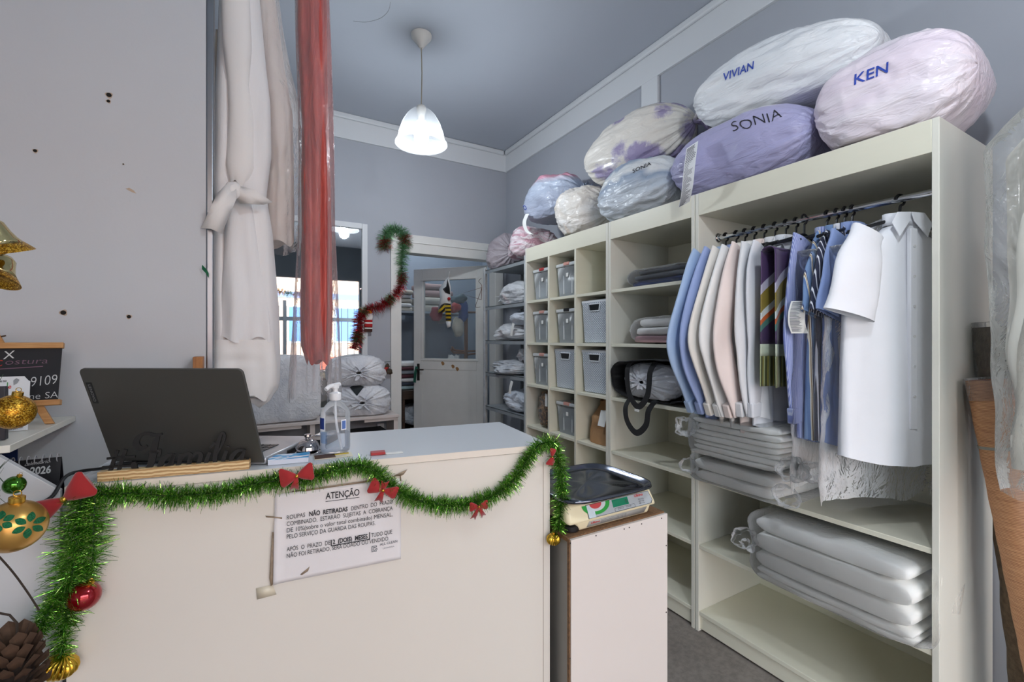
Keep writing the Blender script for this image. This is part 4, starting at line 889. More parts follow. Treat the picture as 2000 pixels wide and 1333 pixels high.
# ----- cable
pts = [HL+lx*.10+ln*-.004+V((0, 0, CT+.006)), HL+lx*.03-ln*.02+V((0, 0, CT+.006)), atZ(205, 915, CT+.006), atZ(160, 928, CT+.012), atY(128, 948, 1.262), atY(104, 968, 1.236), atY(80, 985, 1.22), atY(60, 1010, 1.19)]
pts[4].z = max(pts[4].z, 1.068); pts[3].z = CT+.02
MB().tube(smooth_path(pts, 7), .0035, 8).build('power_cable', M_black, None, 'black laptop cable running over the counter corner', 'cable')
# ----- wooden base with black word
fa, fb_ = V((-.268, 1.2525, 0)), V((.006, 1.2035, 0)); fx = (fb_-fa).normalized(); fn_ = V((-fx.y, fx.x, 0)); FL_ = (fb_-fa).length
fs = thing('word_sign', 'black cut-out word on a light wooden base before the laptop', 'sign', (fa+fb_)/2+V((0, 0, CT)))
t = NT('pine_block'); wv_ = t.n('ShaderNodeTexWave'); t.l(t.coord((1, 1, 1)), wv_.inputs[0]); wv_.bands_direction = 'Z'; wv_.inputs['Scale'].default_value = 42; wv_.inputs['Distortion'].default_value = 3; wv_.inputs['Detail'].default_value = 2
t.l(t.ramp(wv_.outputs[1], [(.2, C(226, 200, 152)), (.8, C(178, 140, 92))]), t.b.inputs['Base Color']); t.set(Roughness=.5); M_pine = t.m
MB().obox((fa+fb_)/2+fn_*.010+V((0, 0, CT+.0105)), fx*(FL_/2), fn_*.010, V((0, 0, .0105))).build('base', M_pine, fs, bevel=.0015)
tb_z = CT+.021
M_word = mat('word_black', C(10, 10, 11), .6)
WP = fa+fn_*.010
def wz(x, y): return atP(200+x*.15, 840+y*.15, WP, fn_)
def stroke(name, pts, r):
    pp = smooth_path([wz(x, y) for x, y in pts], 5); n = len(pp); k = .00017
    rr = [k*interp([(i/(len(r)-1), q) for i, q in enumerate(r)], j/(n-1)) for j in range(n)] if isinstance(r, (list, tuple)) else k*r
    T_, N_, B_ = frames(pp); vv = []; ff = []
    for j in range(n):
        sd_ = T_[j].cross(fn_).normalized(); q = rr[j] if isinstance(rr, list) else rr
        vv += [pp[j]+sd_*q-fn_*.0022, pp[j]+sd_*q+fn_*.0022, pp[j]-sd_*q+fn_*.0022, pp[j]-sd_*q-fn_*.0022]
    for j in range(n-1):
        for a in range(4): ff.append((j*4+a, j*4+(a+1) % 4, j*4+4+(a+1) % 4, j*4+4+a))
    ff += [(0, 1, 2, 3), (n*4-4, n*4-3, n*4-2, n*4-1)]
    return MB().add(vv, ff)
def letter(*strokes):
    mb = MB()
    for p_, r_ in strokes:
        q = stroke('s', p_, r_); mb.add(q.v, q.f)
    mb.build('letter', M_word, fs, sharp=40)
letter(([(195, 265), (150, 400), (95, 565)], 20), ([(305, 255), (255, 400), (205, 560)], 20), ([(60, 375), (240, 355), (430, 345)], 14), ([(0, 490), (150, 480), (380, 465)], 14))
letter(([(585, 205), (540, 235), (490, 240), (445, 195), (455, 120), (520, 60), (600, 48), (700, 72), (780, 50)], [14, 24, 34, 36, 30, 22, 18, 22, 14]), ([(730, 75), (690, 180), (665, 300), (640, 420), (600, 500), (530, 530), (440, 515), (415, 455), (440, 425)], [18, 34, 40, 36, 30, 20, 26, 34, 16]), ([(555, 310), (620, 285), (700, 290), (755, 258), (745, 345)], [10, 14, 14, 14, 12]))
letter(([(940, 320), (860, 330), (790, 390), (755, 470), (790, 500), (870, 440), (930, 330)], [12, 22, 30, 30, 20, 16, 16]), ([(940, 315), (900, 430), (905, 485), (960, 480)], [20, 26, 24, 10]))
letter(([(1030, 310), (1010, 400), (980, 485)], 24), ([(1010, 420), (1080, 320), (1140, 315), (1150, 360), (1120, 470)], [10, 16, 22, 26, 24]), ([(1140, 420), (1210, 310), (1270, 305), (1285, 350), (1250, 455), (1310, 460)], [10, 16, 22, 26, 24, 10]))
letter(([(1400, 290), (1360, 400), (1350, 450), (1420, 435)], [20, 24, 22, 10]), ([(1470, 165), (1405, 235)], [24, 10]))
letter(([(1440, 400), (1540, 230), (1590, 110), (1580, 45), (1545, 60), (1500, 200), (1470, 350), (1475, 430), (1540, 425)], [10, 12, 16, 16, 18, 24, 26, 22, 10]))
letter(([(1620, 270), (1580, 380), (1575, 425), (1640, 415)], [20, 24, 22, 10]), ([(1640, 205), (1630, 225)], 24))
letter(([(1850, 260), (1770, 270), (1700, 330), (1680, 400), (1720, 410), (1800, 350), (1850, 270)], [12, 22, 28, 26, 18, 14, 14]), ([(1855, 255), (1820, 360), (1830, 405), (1910, 375)], [18, 24, 20, 10]))
MB().tube([wz(440, 520)+UP*.001, wz(1880, 415)+UP*.001], .0012, 6).build('joining_stroke', M_word, fs)
# ----- sanitizer bottle
bc = atZ(655, 884, CZ); bc.z = CT
bt = thing('sanitizer_bottle', 'clear pump bottle of sanitizer gel on the counter', 'bottle', bc)
F_pet = glass('clear_pet', (.96, .975, .985, 1), .07, .06); M_gel = glass('clear_gel', (.88, .92, .97, 1), .05, .02)
prof = [(.0, .001), (.030, .0015), (.036, .006), (.037, .014), (.037, .095), (.0365, .099), (.037, .103), (.036, .108), (.030, .118), (.020, .130), (.013, .136), (.012, .142)]
MB().lathe(prof, 40, bc).build('body', F_pet, bt, sharp=60)
MB().lathe([(.0, .003), (.033, .005), (.0352, .010), (.0352, .052), (.0, .052)], 40, bc).build('gel', M_gel, bt, sharp=60)
M_pump = mat('pump_white', C(232, 234, 236), .35)
MB().lathe([(.014, .138), (.015, .140), (.015, .156), (.010, .158), (.0065, .160), (.0065, .170), (.0, .170)], 28, bc).build('cap', M_pump, bt, sharp=40)
MB().tube(smooth_path([bc+V((.012, .01, .178)), bc+V((0, 0, .177)), bc+V((-.016, -.010, .175)), bc+V((-.026, -.018, .168))], 4), .0055, 10).build('nozzle', M_pump, bt)
MB().lathe([(.009, .168), (.010, .171), (.010, .181), (.0, .182)], 20, bc).build('pump_head', M_pump, bt)
MB().tube(smooth_path([bc+V((0, 0, .14)), bc+V((.002, 0, .08)), bc+V((.014, -.01, .008))], 5), .0032, 8).build('dip_tube', M_pump, bt)
def lab(a0, a1, z0, z1, m, nm, r=.0376):
    mb = MB().grid(10, 2, lambda u, v_: bc+V((r*math.cos(lerp(a0, a1, u)), r*math.sin(lerp(a0, a1, u)), lerp(z0, z1, v_)))); mb.build(nm, m, bt)
A0 = math.atan2(-bc.y, -bc.x)
lab(A0-1.5, A0-.8, .066, .095, mat('label_navy', C(38, 62, 140), .4), 'label'); lab(A0+.38, A0+.78, .063, .09, mat('label_white', C(230, 234, 240), .4), 'label'); lab(A0+.44, A0+.72, .066, .087, mat('label_blue', C(86, 116, 178), .4), 'label', .0379)
lab(A0-1.2, A0-.55, .03, .06, glass('label_clear_blue', (.6, .75, .95, 1), .1), 'label', .0375)
# ----- service bell
bp_ = atZ(601, 886, CZ); bp_.z = CT; sb = thing('service_bell', 'chrome service bell beside the sanitizer bottle', 'bell', bp_)
M_dchrome = mat('bell_chrome', C(196, 190, 190), .08, 1)
MB().lathe([(.0, 0), (.034, 0), (.035, .003), (.030, .006), (.012, .009)], 36, bp_).build('base', M_dchrome, sb)
MB().lathe([(.029, .010), (.030, .011), (.029, .018), (.025, .027), (.017, .034), (.007, .037), (.0, .0375)], 36, bp_).build('dome', M_dchrome, sb)
MB().lathe([(.006, .037), (.006, .041), (.0085, .044), (.008, .049), (.0, .050)], 16, bp_).build('button', M_dchrome, sb)
# ----- small things
def slab(name, label, cat, p, ax, hx_, hy_, th, m, **k):
    ax = V(ax).normalized(); ay = V((-ax.y, ax.x, 0)); p = V((p.x, p.y, CT)); g = thing(name, label, cat, p); MB().obox(p+V((0, 0, th/2)), ax*hx_, ay*hy_, V((0, 0, th/2))).build(k.get('part', 'body'), m, g, bevel=.001); return g, p, ax, ay
p = atZ(566, 903, CZ); M_cardb = mat('card_edges', C(210, 216, 228), .6)
g, p, ax, ay = slab('business_cards', 'stack of blue and white business cards on the counter edge', 'cards', p+V((0, .006, 0)), UX, .044, .026, .012, M_cardb, part='stack')
t = NT('card_blue_print'); t.l(t.ramp(t.noise(t.coord((6, 18, 1)), 3, 2, .5, 1), [(.42, C(42, 150, 214)), (.5, C(90, 180, 226)), (.56, C(236, 242, 248))]), t.b.inputs['Base Color']); t.set(Roughness=.25)
MB().obox(p+V((0, 0, .0124)), ax*.044, ay*.026, V((0, 0, .0004))).build('top_card', t.m, g)
p = atZ(652, 893, CZ); g, p, ax, ay = slab('flyer', 'small yellow and brown flyer behind the garland', 'paper', p+V((0, .006, 0)), UX+V((0, .1, 0)), .045, .022, .0015, mat('flyer_cream', C(232, 224, 200), .5), part='sheet')
MB().obox(p+ax*-.02+V((0, 0, .0018)), ax*.024, ay*.02, V((0, 0, .0003))).build('brown_print', mat('flyer_brown', C(84, 54, 34), .5), g); MB().obox(p+ax*.018+ay*.01+V((0, 0, .0018)), ax*.02, ay*.006, V((0, 0, .0003))).build('yellow_print', mat('flyer_yellow', C(226, 190, 40), .5), g)
p = atZ(738, 888, CZ); slab('red_card_holder', 'red card holder on the counter top', 'card holder', p, UX, .018, .012, .007, mat('holder_red', C(168, 50, 52), .5))
p = atZ(770, 886, CZ); slab('white_card', 'white card sticking out of the red card holder', 'card', p, UX+V((0, .12, 0)), .022, .009, .0015, M_tag)
p = atZ(548, 884, CZ)+V((.02, -.012, 0)); g, p, ax, ay = slab('cable_bundle', 'black plug and coiled cable beside the laptop', 'cable', p, ln, .03, .012, .012, M_black, part='plug')
MB().tube(smooth_path([p+ax*.03+V((0, 0, .006)), p+ax*.05-ay*.006+V((0, 0, .008)), p+ax*.06-ay*.022+V((0, 0, .004)), p+ax*.02-ay*.022+V((0, 0, .003)), p-ax*.03-ay*.016+V((0, 0, .003))], 6), .0024, 6).build('cord', M_black, g)
p = atZ(622, 868, CZ)+V((.012, .018, 0)); g, p, ax, ay = slab('card_terminal', 'small black card terminal behind the service bell', 'terminal', p, ln, .05, .03, .018, M_black)
MB().obox(p+ax*.022+V((0, 0, .0185)), ax*.02, ay*.024, V((0, 0, .0006))).build('screen', mat('term_screen', C(70, 84, 110), .2), g)
# ================================================================= notice taped to the counter front
P0 = CF0+NF*.0002
def cf(px, py, off=.001): return atP(px, py, P0+NF*off, NF)
nt = thing('paper_notice', 'printed paper notice taped to the front of the counter', 'notice', cf(657, 1110))
TLc, TRc, BLc, BRc = cf(537, 966), cf(783, 934), cf(534, 1142), cf(783, 1092)
M_note = mat('notice_paper', C(226, 222, 222), .5, var=.02, vs_=10, bump=.12, bs=14, bd=.004)
def pg(u, v_, off):
    p = TLc.lerp(TRc, u).lerp(BLc.lerp(BRc, u), v_); return p+NF*(off+.0012*max(0, nz((u*5, v_*5, 1.3), 1.2))+(.004*max(0, (.06-u)/.06) if v_ > .3 else .001))
MB().grid(34, 24, lambda u, v_: pg(u, v_, .0012)).build('sheet', M_note, nt, sharp=180, solid=.0004)
tx = MB(); W0 = (TRc-TLc).length; uxp = (TRc-TLc).normalized(); uyp = V((0, 0, 1)); uyp = (uyp-uxp*uyp.dot(uxp)).normalized()
def nline(s, pa, pb, h, bold=0, align='J'):
    a = cf(pa[0], pa[1], .0052); b_ = cf(pb[0], pb[1], .0052); d = (b_-a); text_on(tx, s, a, d.normalized(), V((0, 0, 1)), h, d.length, 'L', 0, bold)
PXM = .00112
def H(px): return px*PXM/.70
nline('ATENÇÃO', (636, 976), (702, 968), H(14), .012)
a, b_ = cf(636, 980, .0052), cf(702, 971.5, .0052); tx.add([a, b_, b_-V((0, 0, .0013)), a-V((0, 0, .0013))], [(0, 1, 2, 3)])
nline('ROUPAS', (560, 1016), (596, 1010), H(9)); nline('NÃO  RETIRADAS', (604, 1009), (679, 999), H(9.5), .03); nline('DENTRO  DO  PRAZO', (686, 998), (767, 984), H(9))
nline('COMBINADO,  ESTARÃO  SUJEITAS  A  COBRANÇA', (560, 1028.5), (767, 997), H(9)); nline('DE 10%(sobre o valor total combinado) MENSAL,', (560, 1041), (767, 1009), H(9)); nline('PELO SERVIÇO DA GUARDA DAS ROUPAS.', (560, 1053.5), (733, 1026), H(9))
nline('APÓS  O  PRAZO  DE', (560, 1078), (645, 1064.5), H(9)); nline('2  (DOIS)  MESES', (650, 1063.5), (718, 1052), H(9.5), .03); nline('TUDO QUE', (725, 1050.5), (766, 1043), H(9)); nline('NÃO FOI RETIRADO, SERÁ DOADO OU VENDIDO.', (560, 1091), (760, 1056), H(9))
for pa, pb in (((647, 1055), (647, 1067.5)), ((647, 1067), (722, 1054)), ((722, 1054.5), (722, 1040))):
    a, b_ = cf(*pa, .0052), cf(*pb, .0052); d = (b_-a).normalized(); n_ = NF.cross(d)*.0011; tx.add([a-n_, b_-n_, b_+n_, a+n_], [(0, 1, 2, 3)])
tx.build('lettering', mat('print_dark', C(46, 46, 50), .8), nt, fix=False)
lg = MB(); nline_tx = tx; tx = lg
nline('ALL CLEAN', (742, 1067), (776, 1060), H(5.5), .01); nline('LAVANDERIA', (748, 1073.5), (770, 1069), H(3))
o_ = cf(726, 1079.5, .0052); ux2 = uxp; s_ = .0145
for (x0, z0, x1, z1) in ((0, 0, .1, 1), (0, 0, .85, .1), (0, .9, .85, 1), (.75, .75, .85, 1), (.15, .72, .7, .8)): lg.add([o_+ux2*(x0*s_)+UP*(z0*s_), o_+ux2*(x1*s_)+UP*(z0*s_), o_+ux2*(x1*s_)+UP*(z1*s_), o_+ux2*(x0*s_)+UP*(z1*s_)], [(0, 1, 2, 3)])
text_on(lg, 'Co', o_+ux2*.003+UP*.003, ux2, UP, .011, .0105, 'L', 0, .02)
lg.build('logo', mat('print_grey', C(96, 98, 106), .8), nt, fix=False)
M_oldtape = mat('torn_tape', C(150, 132, 112), .6, var=.2, vs_=50)
for pl in ([(531, 1040), (535, 1040), (535, 1140), (529, 1146), (526, 1130)], [(518, 1008), (551, 1011), (551, 1014), (520, 1011)], [(586, 1123), (605, 1107), (602, 1116), (590, 1124)], [(765, 932), (796, 917), (788, 928), (783, 930), (784, 940), (781, 940), (781, 930)], [(570, 960), (725, 938), (725, 941), (572, 964)]):
    ps = [cf(x, y, .0036) for x, y in pl]; MB().add(ps, [list(range(len(ps)))]).build('torn_tape', M_oldtape, nt, solid=.0004)
ps = [cf(x, y, .0008) for x, y in ((500, 1150), (532, 1143), (540, 1162), (502, 1172))]; MB().add(ps, [(0, 1, 2, 3)]).build('old_tape', mat('yellowed_tape', C(216, 206, 184), .35), nt, solid=.0003)
# ================================================================= tinsel
def tinsel(path, rad, dens, seed, wid=.0011, curl=.35, droop=.25, seg=None):
    """thin foil strips standing out all round a core; returns (strips, core)"""
    rnd = random.Random(seed); mb = MB(); core = MB(); T_, N_, B_ = frames(path); n = len(path)
    for i in range(n-1):
        if seg and not seg(i/(n-1)): continue
        ln_ = (path[i+1]-path[i]).length; cnt_ = max(1, int(dens*ln_))
        for _ in range(cnt_):
            s_ = rnd.random(); p = path[i].lerp(path[i+1], s_); a = rnd.uniform(0, 2*PI); r = rad[i] if isinstance(rad, list) else rad
            d = (N_[i]*math.cos(a)+B_[i]*math.sin(a)+T_[i]*rnd.uniform(-.45, .45)).normalized(); L_ = r*rnd.uniform(.55, 1.1)
            sd_ = d.cross(V((rnd.uniform(-1, 1), rnd.uniform(-1, 1), rnd.uniform(-1, 1)))).normalized()*(wid*.5)
            m_ = p+d*(L_*.55)+d.cross(sd_).normalized()*(L_*curl*rnd.uniform(-.3, .3)); e = p+d*L_+V((0, 0, -droop*L_*rnd.random()))+d.cross(sd_).normalized()*(L_*curl*rnd.uniform(-.5, .5))
            o_ = len(mb.v); mb.v += [p-sd_, p+sd_, m_+sd_, m_-sd_, e+sd_*.5, e-sd_*.5]; mb.f += [[o_, o_+1, o_+2, o_+3], [o_+3, o_+2, o_+4, o_+5]]
    core.tube(path, .0018, 6); return mb, core
def foil(name, col, rough=.25):
    t = NT(name); t.set(Base_Color=col, Metallic=.75, Roughness=rough); return t.m
M_tg = foil('tinsel_green', C(110, 176, 56), .22); t = NT('tinsel_green_glint'); t.l(t.ramp(t.noise(t.coord(), 260, 2, .6), [(.36, C(52, 116, 26)), (.52, C(104, 172, 50)), (.66, C(210, 236, 140))]), t.b.inputs['Base Color']); t.set(Metallic=.8, Roughness=.22); M_tg = t.m; M_tr = foil('tinsel_red', C(150, 26, 34)); M_tgr2 = foil('tinsel_green_silver', C(110, 150, 110)); M_core = mat('tinsel_core', C(30, 60, 24), .6)  # pale glints and deep greens painted into the foil colour by noise
GP = [(150, 962), (200, 966), (262, 964), (330, 969), (400, 965), (452, 958), (486, 948), (520, 942), (560, 938), (610, 932), (655, 918), (690, 911), (712, 910), (735, 922), (762, 948), (800, 972), (850, 985), (900, 986), (945, 976), (985, 955), (1012, 925), (1034, 892), (1050, 873), (1068, 864)]
gp = [cf(x, y, .016) for x, y in GP]; gp += [cf(1083, 868, .012), cf(1090, 895, .016), cf(1097, 940, .016), cf(1096, 985, .016), cf(1090, 1036, .014)]
gpp = smooth_path(gp, 8)
gar = thing('tinsel_garland', 'green tinsel garland draped along the counter front', 'garland', gp[12]-V((0, 0, .1)))
rr = [.029+.006*math.sin(i*.9)*math.sin(i*.37) for i in range(len(gpp))]
m1, c1 = tinsel(gpp, rr, 7000, 3, .0015); m1.build('tinsel', M_tg, gar, kind='stuff', fix=False); c1.build('core_wire', M_core, gar)
# hanging tails at the left corner
LP = [[(158, 968), (156, 1010), (150, 1060), (143, 1110), (136, 1160), (128, 1210), (122, 1250), (120, 1288)], [(186, 972), (184, 1010), (182, 1050), (182, 1090), (172, 1122), (166, 1140)]]
for k, (lp_, rd, dn, lb) in enumerate(zip(LP, (.052, .040), (5200, 2600), ('thick green tinsel tail hanging at the left counter corner', 'thinner green tinsel tail above the red bauble'))):
    pp = smooth_path([cf(x, y, .03) for x, y in lp_], 8); g = thing('tinsel_tail', lb, 'garland', pp[-1], 0, 'green tinsel tails at the counter corner'); n = len(pp)
    m1, c1 = tinsel(pp, [rd*interp([(0, .6), (.15, 1), (.62, 1), (.75, .5), (1, .42)], i/n) for i in range(n)], dn, 7+k, .0015, droop=.1); m1.build('tinsel', M_tg, g, kind='stuff', fix=False); c1.build('core_wire', M_core, g)
pp = smooth_path([cf(138, 1150, .035), cf(108, 1175, .05), cf(84, 1215, .06), cf(55, 1258, .065), cf(30, 1285, .07)], 8); g = thing('tinsel_tail', 'short green tinsel tail bending towards the pine cone', 'garland', pp[-1], 0, 'green tinsel tails at the counter corner')
m1, c1 = tinsel(pp, .024, 6500, 15, .0015); m1.build('tinsel', M_tg, g, kind='stuff', fix=False); c1.build('core_wire', M_core, g)
# ----- bows
M_velvet = mat('red_velvet', C(156, 8, 14), .75, sheen=.6, bump=.1, bs=90); M_gold = mat('gold_foil', C(214, 170, 74), .25, 1)
def bow(label, px, py, ang, sz=.026, lift=.04, loops=((1, .6), (-1, .6)), tails=()):
    c = cf(px, py, lift); g = thing('red_bow', label, 'bow', c-V((0, 0, sz)), 0, 'red velvet bows on the counter garland'); ca, sa = math.cos(math.radians(ang)), math.sin(math.radians(ang))
    ex = uxp*ca+UP*sa; ey = -uxp*sa+UP*ca
    for s_, op in loops:
        def f(u, v_, s_=s_, op=op):
            a = 2*PI*u; L_ = v_; w_ = interp([(0, .16), (.3, .55), (.8, 1), (.95, .95), (1, .82)], v_)*op
            return c+ex*(s_*sz*1.35*L_)+ey*(sz*w_*math.cos(a)+.12*sz*v_)+NF*(sz*(.10+.18*math.sin(PI*min(1, v_*1.05)))*math.sin(a))
        mb = MB().grid(20, 12, f, True); mb.f.append(list(range(11*20, 12*20))); mb.build('loop', M_velvet, g, sharp=60)
    for ta, tl2 in tails:
        d = ex*math.cos(math.radians(ta))+ey*math.sin(math.radians(ta)); sd_ = (ex*-math.sin(math.radians(ta))+ey*math.cos(math.radians(ta)))
        pl = [c-sd_*sz*.12, c+sd_*sz*.12, c+d*sz*tl2+sd_*sz*.42, c+d*sz*tl2*.82, c+d*sz*tl2*1.05-sd_*sz*.36]
        MB().add([p+NF*(.002+.003*(i % 2)) for i, p in enumerate(pl)], [list(range(5))]).build('tail', M_velvet, g, solid=.0012)
    MB().soft(c+NF*.003, (sz*.16, sz*.16, sz*.16), .9, 14, 10).build('knot', M_gold, g, sharp=180); return g
bow('large red bow on the left counter corner by the cable', 126, 975, 32, .036, .045, ((1, .8), (-1, .62)))
bow('red bow standing beside the blue cards', 580, 930, 8, .026, .035, ((1, .8), (-1, .85)), ((250, 1.2),))
bow('red bow over the right corner of the notice', 748, 958, -25, .026, .03, ((1, .6), (-1, .75)), ((270, 1.1), (100, .9)))
bow('red bow at the low point of the garland', 935, 990, 0, .018, .03, ((1, .7), (-1, .7)), ((240, 1.9), (295, 1.7)))
bow('small red bow at the right counter corner', 1078, 893, 75, .017, .03, ((1, .6), (-1, .7)), ((200, 1.0),))
# ----- baubles
def bauble(name, label, c, r, m, ribs=0, tilt=(0, 0), squash=1.0, cap=True, group=None, cat='ornament'):
    g = thing(name, label, cat, c-V((0, 0, r)), 0, group); R = Euler((tilt[0], tilt[1], 0)).to_matrix()
    prof = [(r*math.sin(a), -r*squash*math.cos(a)) for a in [PI*i/22 for i in range(23)]]; prof[0] = (0, -r*squash); prof[-1] = (0, r*squash)
    MB().lathe(prof, 72 if ribs else 40, c, R, (lambda a, z: 1+.13*abs(math.sin(ribs*a/2))) if ribs else None).build('ball', m, g, sharp=180 if not ribs else 30)
    if cap:
        MB().lathe([(r*.24, r*squash*.95), (r*.25, r*squash*1.0), (r*.25, r*squash*1.2), (r*.2, r*squash*1.22), (0, r*squash*1.22)], 20, c, R, lambda a, z: 1+.06*math.sin(10*a)).build('cap', M_gold, g)
        pts = [c+R @ V((r*.12*math.sin(a), 0, r*squash*1.22+r*.12-r*.12*math.cos(a))) for a in [2*PI*i/14 for i in range(15)]]
        MB().tube(pts, r*.02, 6).build('loop', M_gold, g)
    return g
M_redb = mat('bauble_red', C(150, 12, 26), .16, .6, coat=.6); M_goldr = mat('bauble_gold_ribbed', C(206, 168, 60), .2, 1)
bauble('red_bauble', 'glossy red bauble hanging from the tinsel tail', cf(165, 1165, .032), .027, M_redb, 0, (.25, .35))
bauble('gold_bauble', 'ribbed gold bauble under the left tinsel tail', cf(117, 1303, .035), .0265, M_goldr, 18, (.1, .3), .8, False)
bauble('gold_bauble', 'small ribbed gold bauble at the right counter corner', cf(1081, 1054, .02), .0175, M_goldr, 18, (.0, .0), .95)
# ================================================================= shop scale
M_scream = mat('scale_cream', C(236, 224, 188), .4); M_tray = mat('tray_steel', C(104, 108, 118), .16, 1, bump=.05, bs=12); M_lcdf = mat('scale_face', C(172, 178, 182), .35)
sx0, sx1, sy0, sy1 = .77, 1.105, 1.012, 1.27
scl = thing('shop_scale', 'cream electronic weighing scale with steel tray on the stand', 'scale', ((sx0+sx1)/2, (sy0+sy1)/2, SBZ))
zb_ = SBZ+.001
MB().add([(sx0+.05, sy0+.012, zb_), (sx1-.01, sy0+.012, zb_), (sx1-.01, sy1, zb_), (sx0+.05, sy1, zb_), (sx0+.03, sy0+.004, zb_+.03), (sx1-.004, sy0+.004, zb_+.03), (sx1-.004, sy1, zb_+.03), (sx0+.03, sy1, zb_+.03)],
         [(3, 2, 1, 0), (4, 5, 6, 7), (0, 1, 5, 4), (1, 2, 6, 5), (2, 3, 7, 6), (3, 0, 4, 7)]).build('base', M_scream, scl, bevel=.006)
fz0, fz1 = zb_+.030, zb_+.082; FY0, FY1 = sy0-.012, sy0+.012
hs = MB().add([(sx0-.004, FY0, fz0), (sx1+.006, FY0, fz0), (sx1+.006, sy1, fz0), (sx0-.004, sy1, fz0), (sx0+.004, FY1, fz1), (sx1-.004, FY1, fz1), (sx1-.004, sy1, fz1), (sx0+.004, sy1, fz1)],
         [(3, 2, 1, 0), (4, 5, 6, 7), (0, 1, 5, 4), (1, 2, 6, 5), (2, 3, 7, 6), (3, 0, 4, 7)]).build('housing', M_scream, scl, bevel=.010)
fuy = (V((0, FY1, fz1))-V((0, FY0, fz0))).normalized(); fno = V((0, -fuy.z, fuy.y)); fo_ = V((sx0, FY0, fz0))+fno*.0003; FH = (V((0, FY1, fz1))-V((0, FY0, fz0))).length
def fpoly(pl, lift=.0006): return MB().prism(pl, fo_+fno*lift, (1, 0, 0), fuy, fno*.0004)
fc = fpoly([(.068, .008), (.318, .008), (.326, .018), (.318, .046), (.068, .046)]).build('display_panel', mat('panel_border', C(70, 78, 84), .4), scl)
fpoly([(.070, .0095), (.314, .0095), (.3235, .0185), (.3165, .0445), (.070, .0445)], .001).build('face_plate', M_lcdf, fc)
fpoly([(.105+.052*math.cos(a), .0445-.030*math.sin(a)) for a in [PI*i/16 for i in range(17)]], .0014).build('green_band', mat('face_green', C(36, 158, 56), .4), fc)
fpoly([(.105+.036*math.cos(a), .0445-.021*math.sin(a)) for a in [PI*i/16 for i in range(17)]], .0018).build('pale_band', mat('face_pale', C(206, 210, 212), .4), fc)
fpoly([(.103+.022*math.cos(a), .0445-.014*math.sin(a)) for a in [PI*i/16 for i in range(17)]], .0022).build('red_dot', mat('face_red', C(196, 66, 66), .4), fc)
fpoly([(.165, .022), (.228, .022), (.228, .043), (.165, .043)], .0014).build('lcd', mat('lcd_green', C(14, 128, 92), .25), fc)
tm = MB(); text_on(tm, '0', fo_+V((.216, 0, 0))+fuy*.026+fno*.002, (1, 0, 0), fuy, .016); text_on(tm, 'PESO kg', fo_+V((.166, 0, 0))+fuy*.0436+fno*.002, (1, 0, 0), fuy, .003); text_on(tm, 'ZERO   TARA', fo_+V((.18, 0, 0))+fuy*.0135+fno*.002, (1, 0, 0), fuy, .006, .055)
for z_ in (.034, .028, .022): text_on(tm, 'MÁX 15 kg', fo_+V((.268, 0, 0))+fuy*(z_-.008)+fno*.002, (1, 0, 0), fuy, .005, .022)
tm.build('lettering', mat('print_dark', C(46, 46, 50), .8), fc, fix=False)
tm = MB(); text_on(tm, 'Ulkino', fo_+V((.256, 0, 0))+fuy*.036+fno*.002, (1, 0, 0), fuy, .011, .036, 'L', .1, .03); tm.build('brand_print', mat('face_red', C(196, 66, 66), .4), fc, fix=False)
fpoly([(.168, .0095), (.25, .0095), (.25, .0175), (.246, .0195), (.172, .0195), (.168, .0175)], .0012).build('key_strip', mat('panel_border', C(70, 78, 84), .4), fc); fpoly([(.1695, .010), (.2485, .010), (.2485, .017), (.245, .0185), (.173, .0185), (.1695, .017)], .0014).build('key_field', M_lcdf, fc)
fpoly([(.069, .009), (.094, .009), (.094, .030), (.082, .038), (.069, .044)], .0024).build('worn_film', mat('worn_film', C(206, 220, 226), .3, var=.1, vs_=80), fc)
bl = MB().add([(sx0+.075, sy0+.0095, zb_+.006), (sx1-.03, sy0+.0095, zb_+.006), (sx1-.022, sy0+.0045, zb_+.024), (sx0+.082, sy0+.0045, zb_+.024)], [(0, 1, 2, 3)]).build('rating_plate', mat('plate_grey', C(176, 176, 172), .4), scl, solid=.0006)
tm = MB(); text_on(tm, 'Ulkino', (sx0+.088, sy0+.0058, zb_+.0145), (1, 0, 0), (0, -.24, .97), .009, .034, 'L', 0, .03); tm.build('brand_print', mat('face_red', C(196, 66, 66), .4), bl, fix=False)
tm = MB()
for i, z_ in enumerate((.010, .0145, .019)): text_on(tm, 'BALANÇA ELETRÔNICA CLASSE III MÁX 15kg', (sx0+.126, sy0+.0092-z_*.24, zb_+z_), (1, 0, 0), (0, -.24, .97), .0035, .10)
tm.build('lettering', mat('print_dark', C(46, 46, 50), .8), bl, fix=False)
for x, y in ((sx0+.035, sy0+.035), (sx0+.035, sy1-.03), (sx1-.03, sy1-.03)):
    MB().lathe([(.024, 0), (.027, .002), (.027, .016), (.022, .02), (.012, .021), (.012, .031)], 26, (x, y, zb_), None, lambda a, z: 1+.04*math.sin(13*a)).build('levelling_foot', M_black, scl)
tz = zb_+.086
def tray(u, v_):
    a = 2*PI*u; k = interp([(0, 0), (.55, .80), (.7, .90), (.82, .955), (.92, .985), (1, 1.0)], v_); z = interp([(0, .008), (.5, .006), (.66, .002), (.8, .010), (.92, .016), (1, .006)], v_)
    z += .0018*math.sin(5*a+2)*max(0, 1-abs(k-.5)*2.5)
    return V(((sx0+sx1)/2-.006+.176*k*spow(math.cos(a), .42), 1.128+.15*k*spow(math.sin(a), .42), tz+z))
MB().grid(72, 26, tray, True).build('tray', M_tray, scl, solid=.0015, sharp=180)
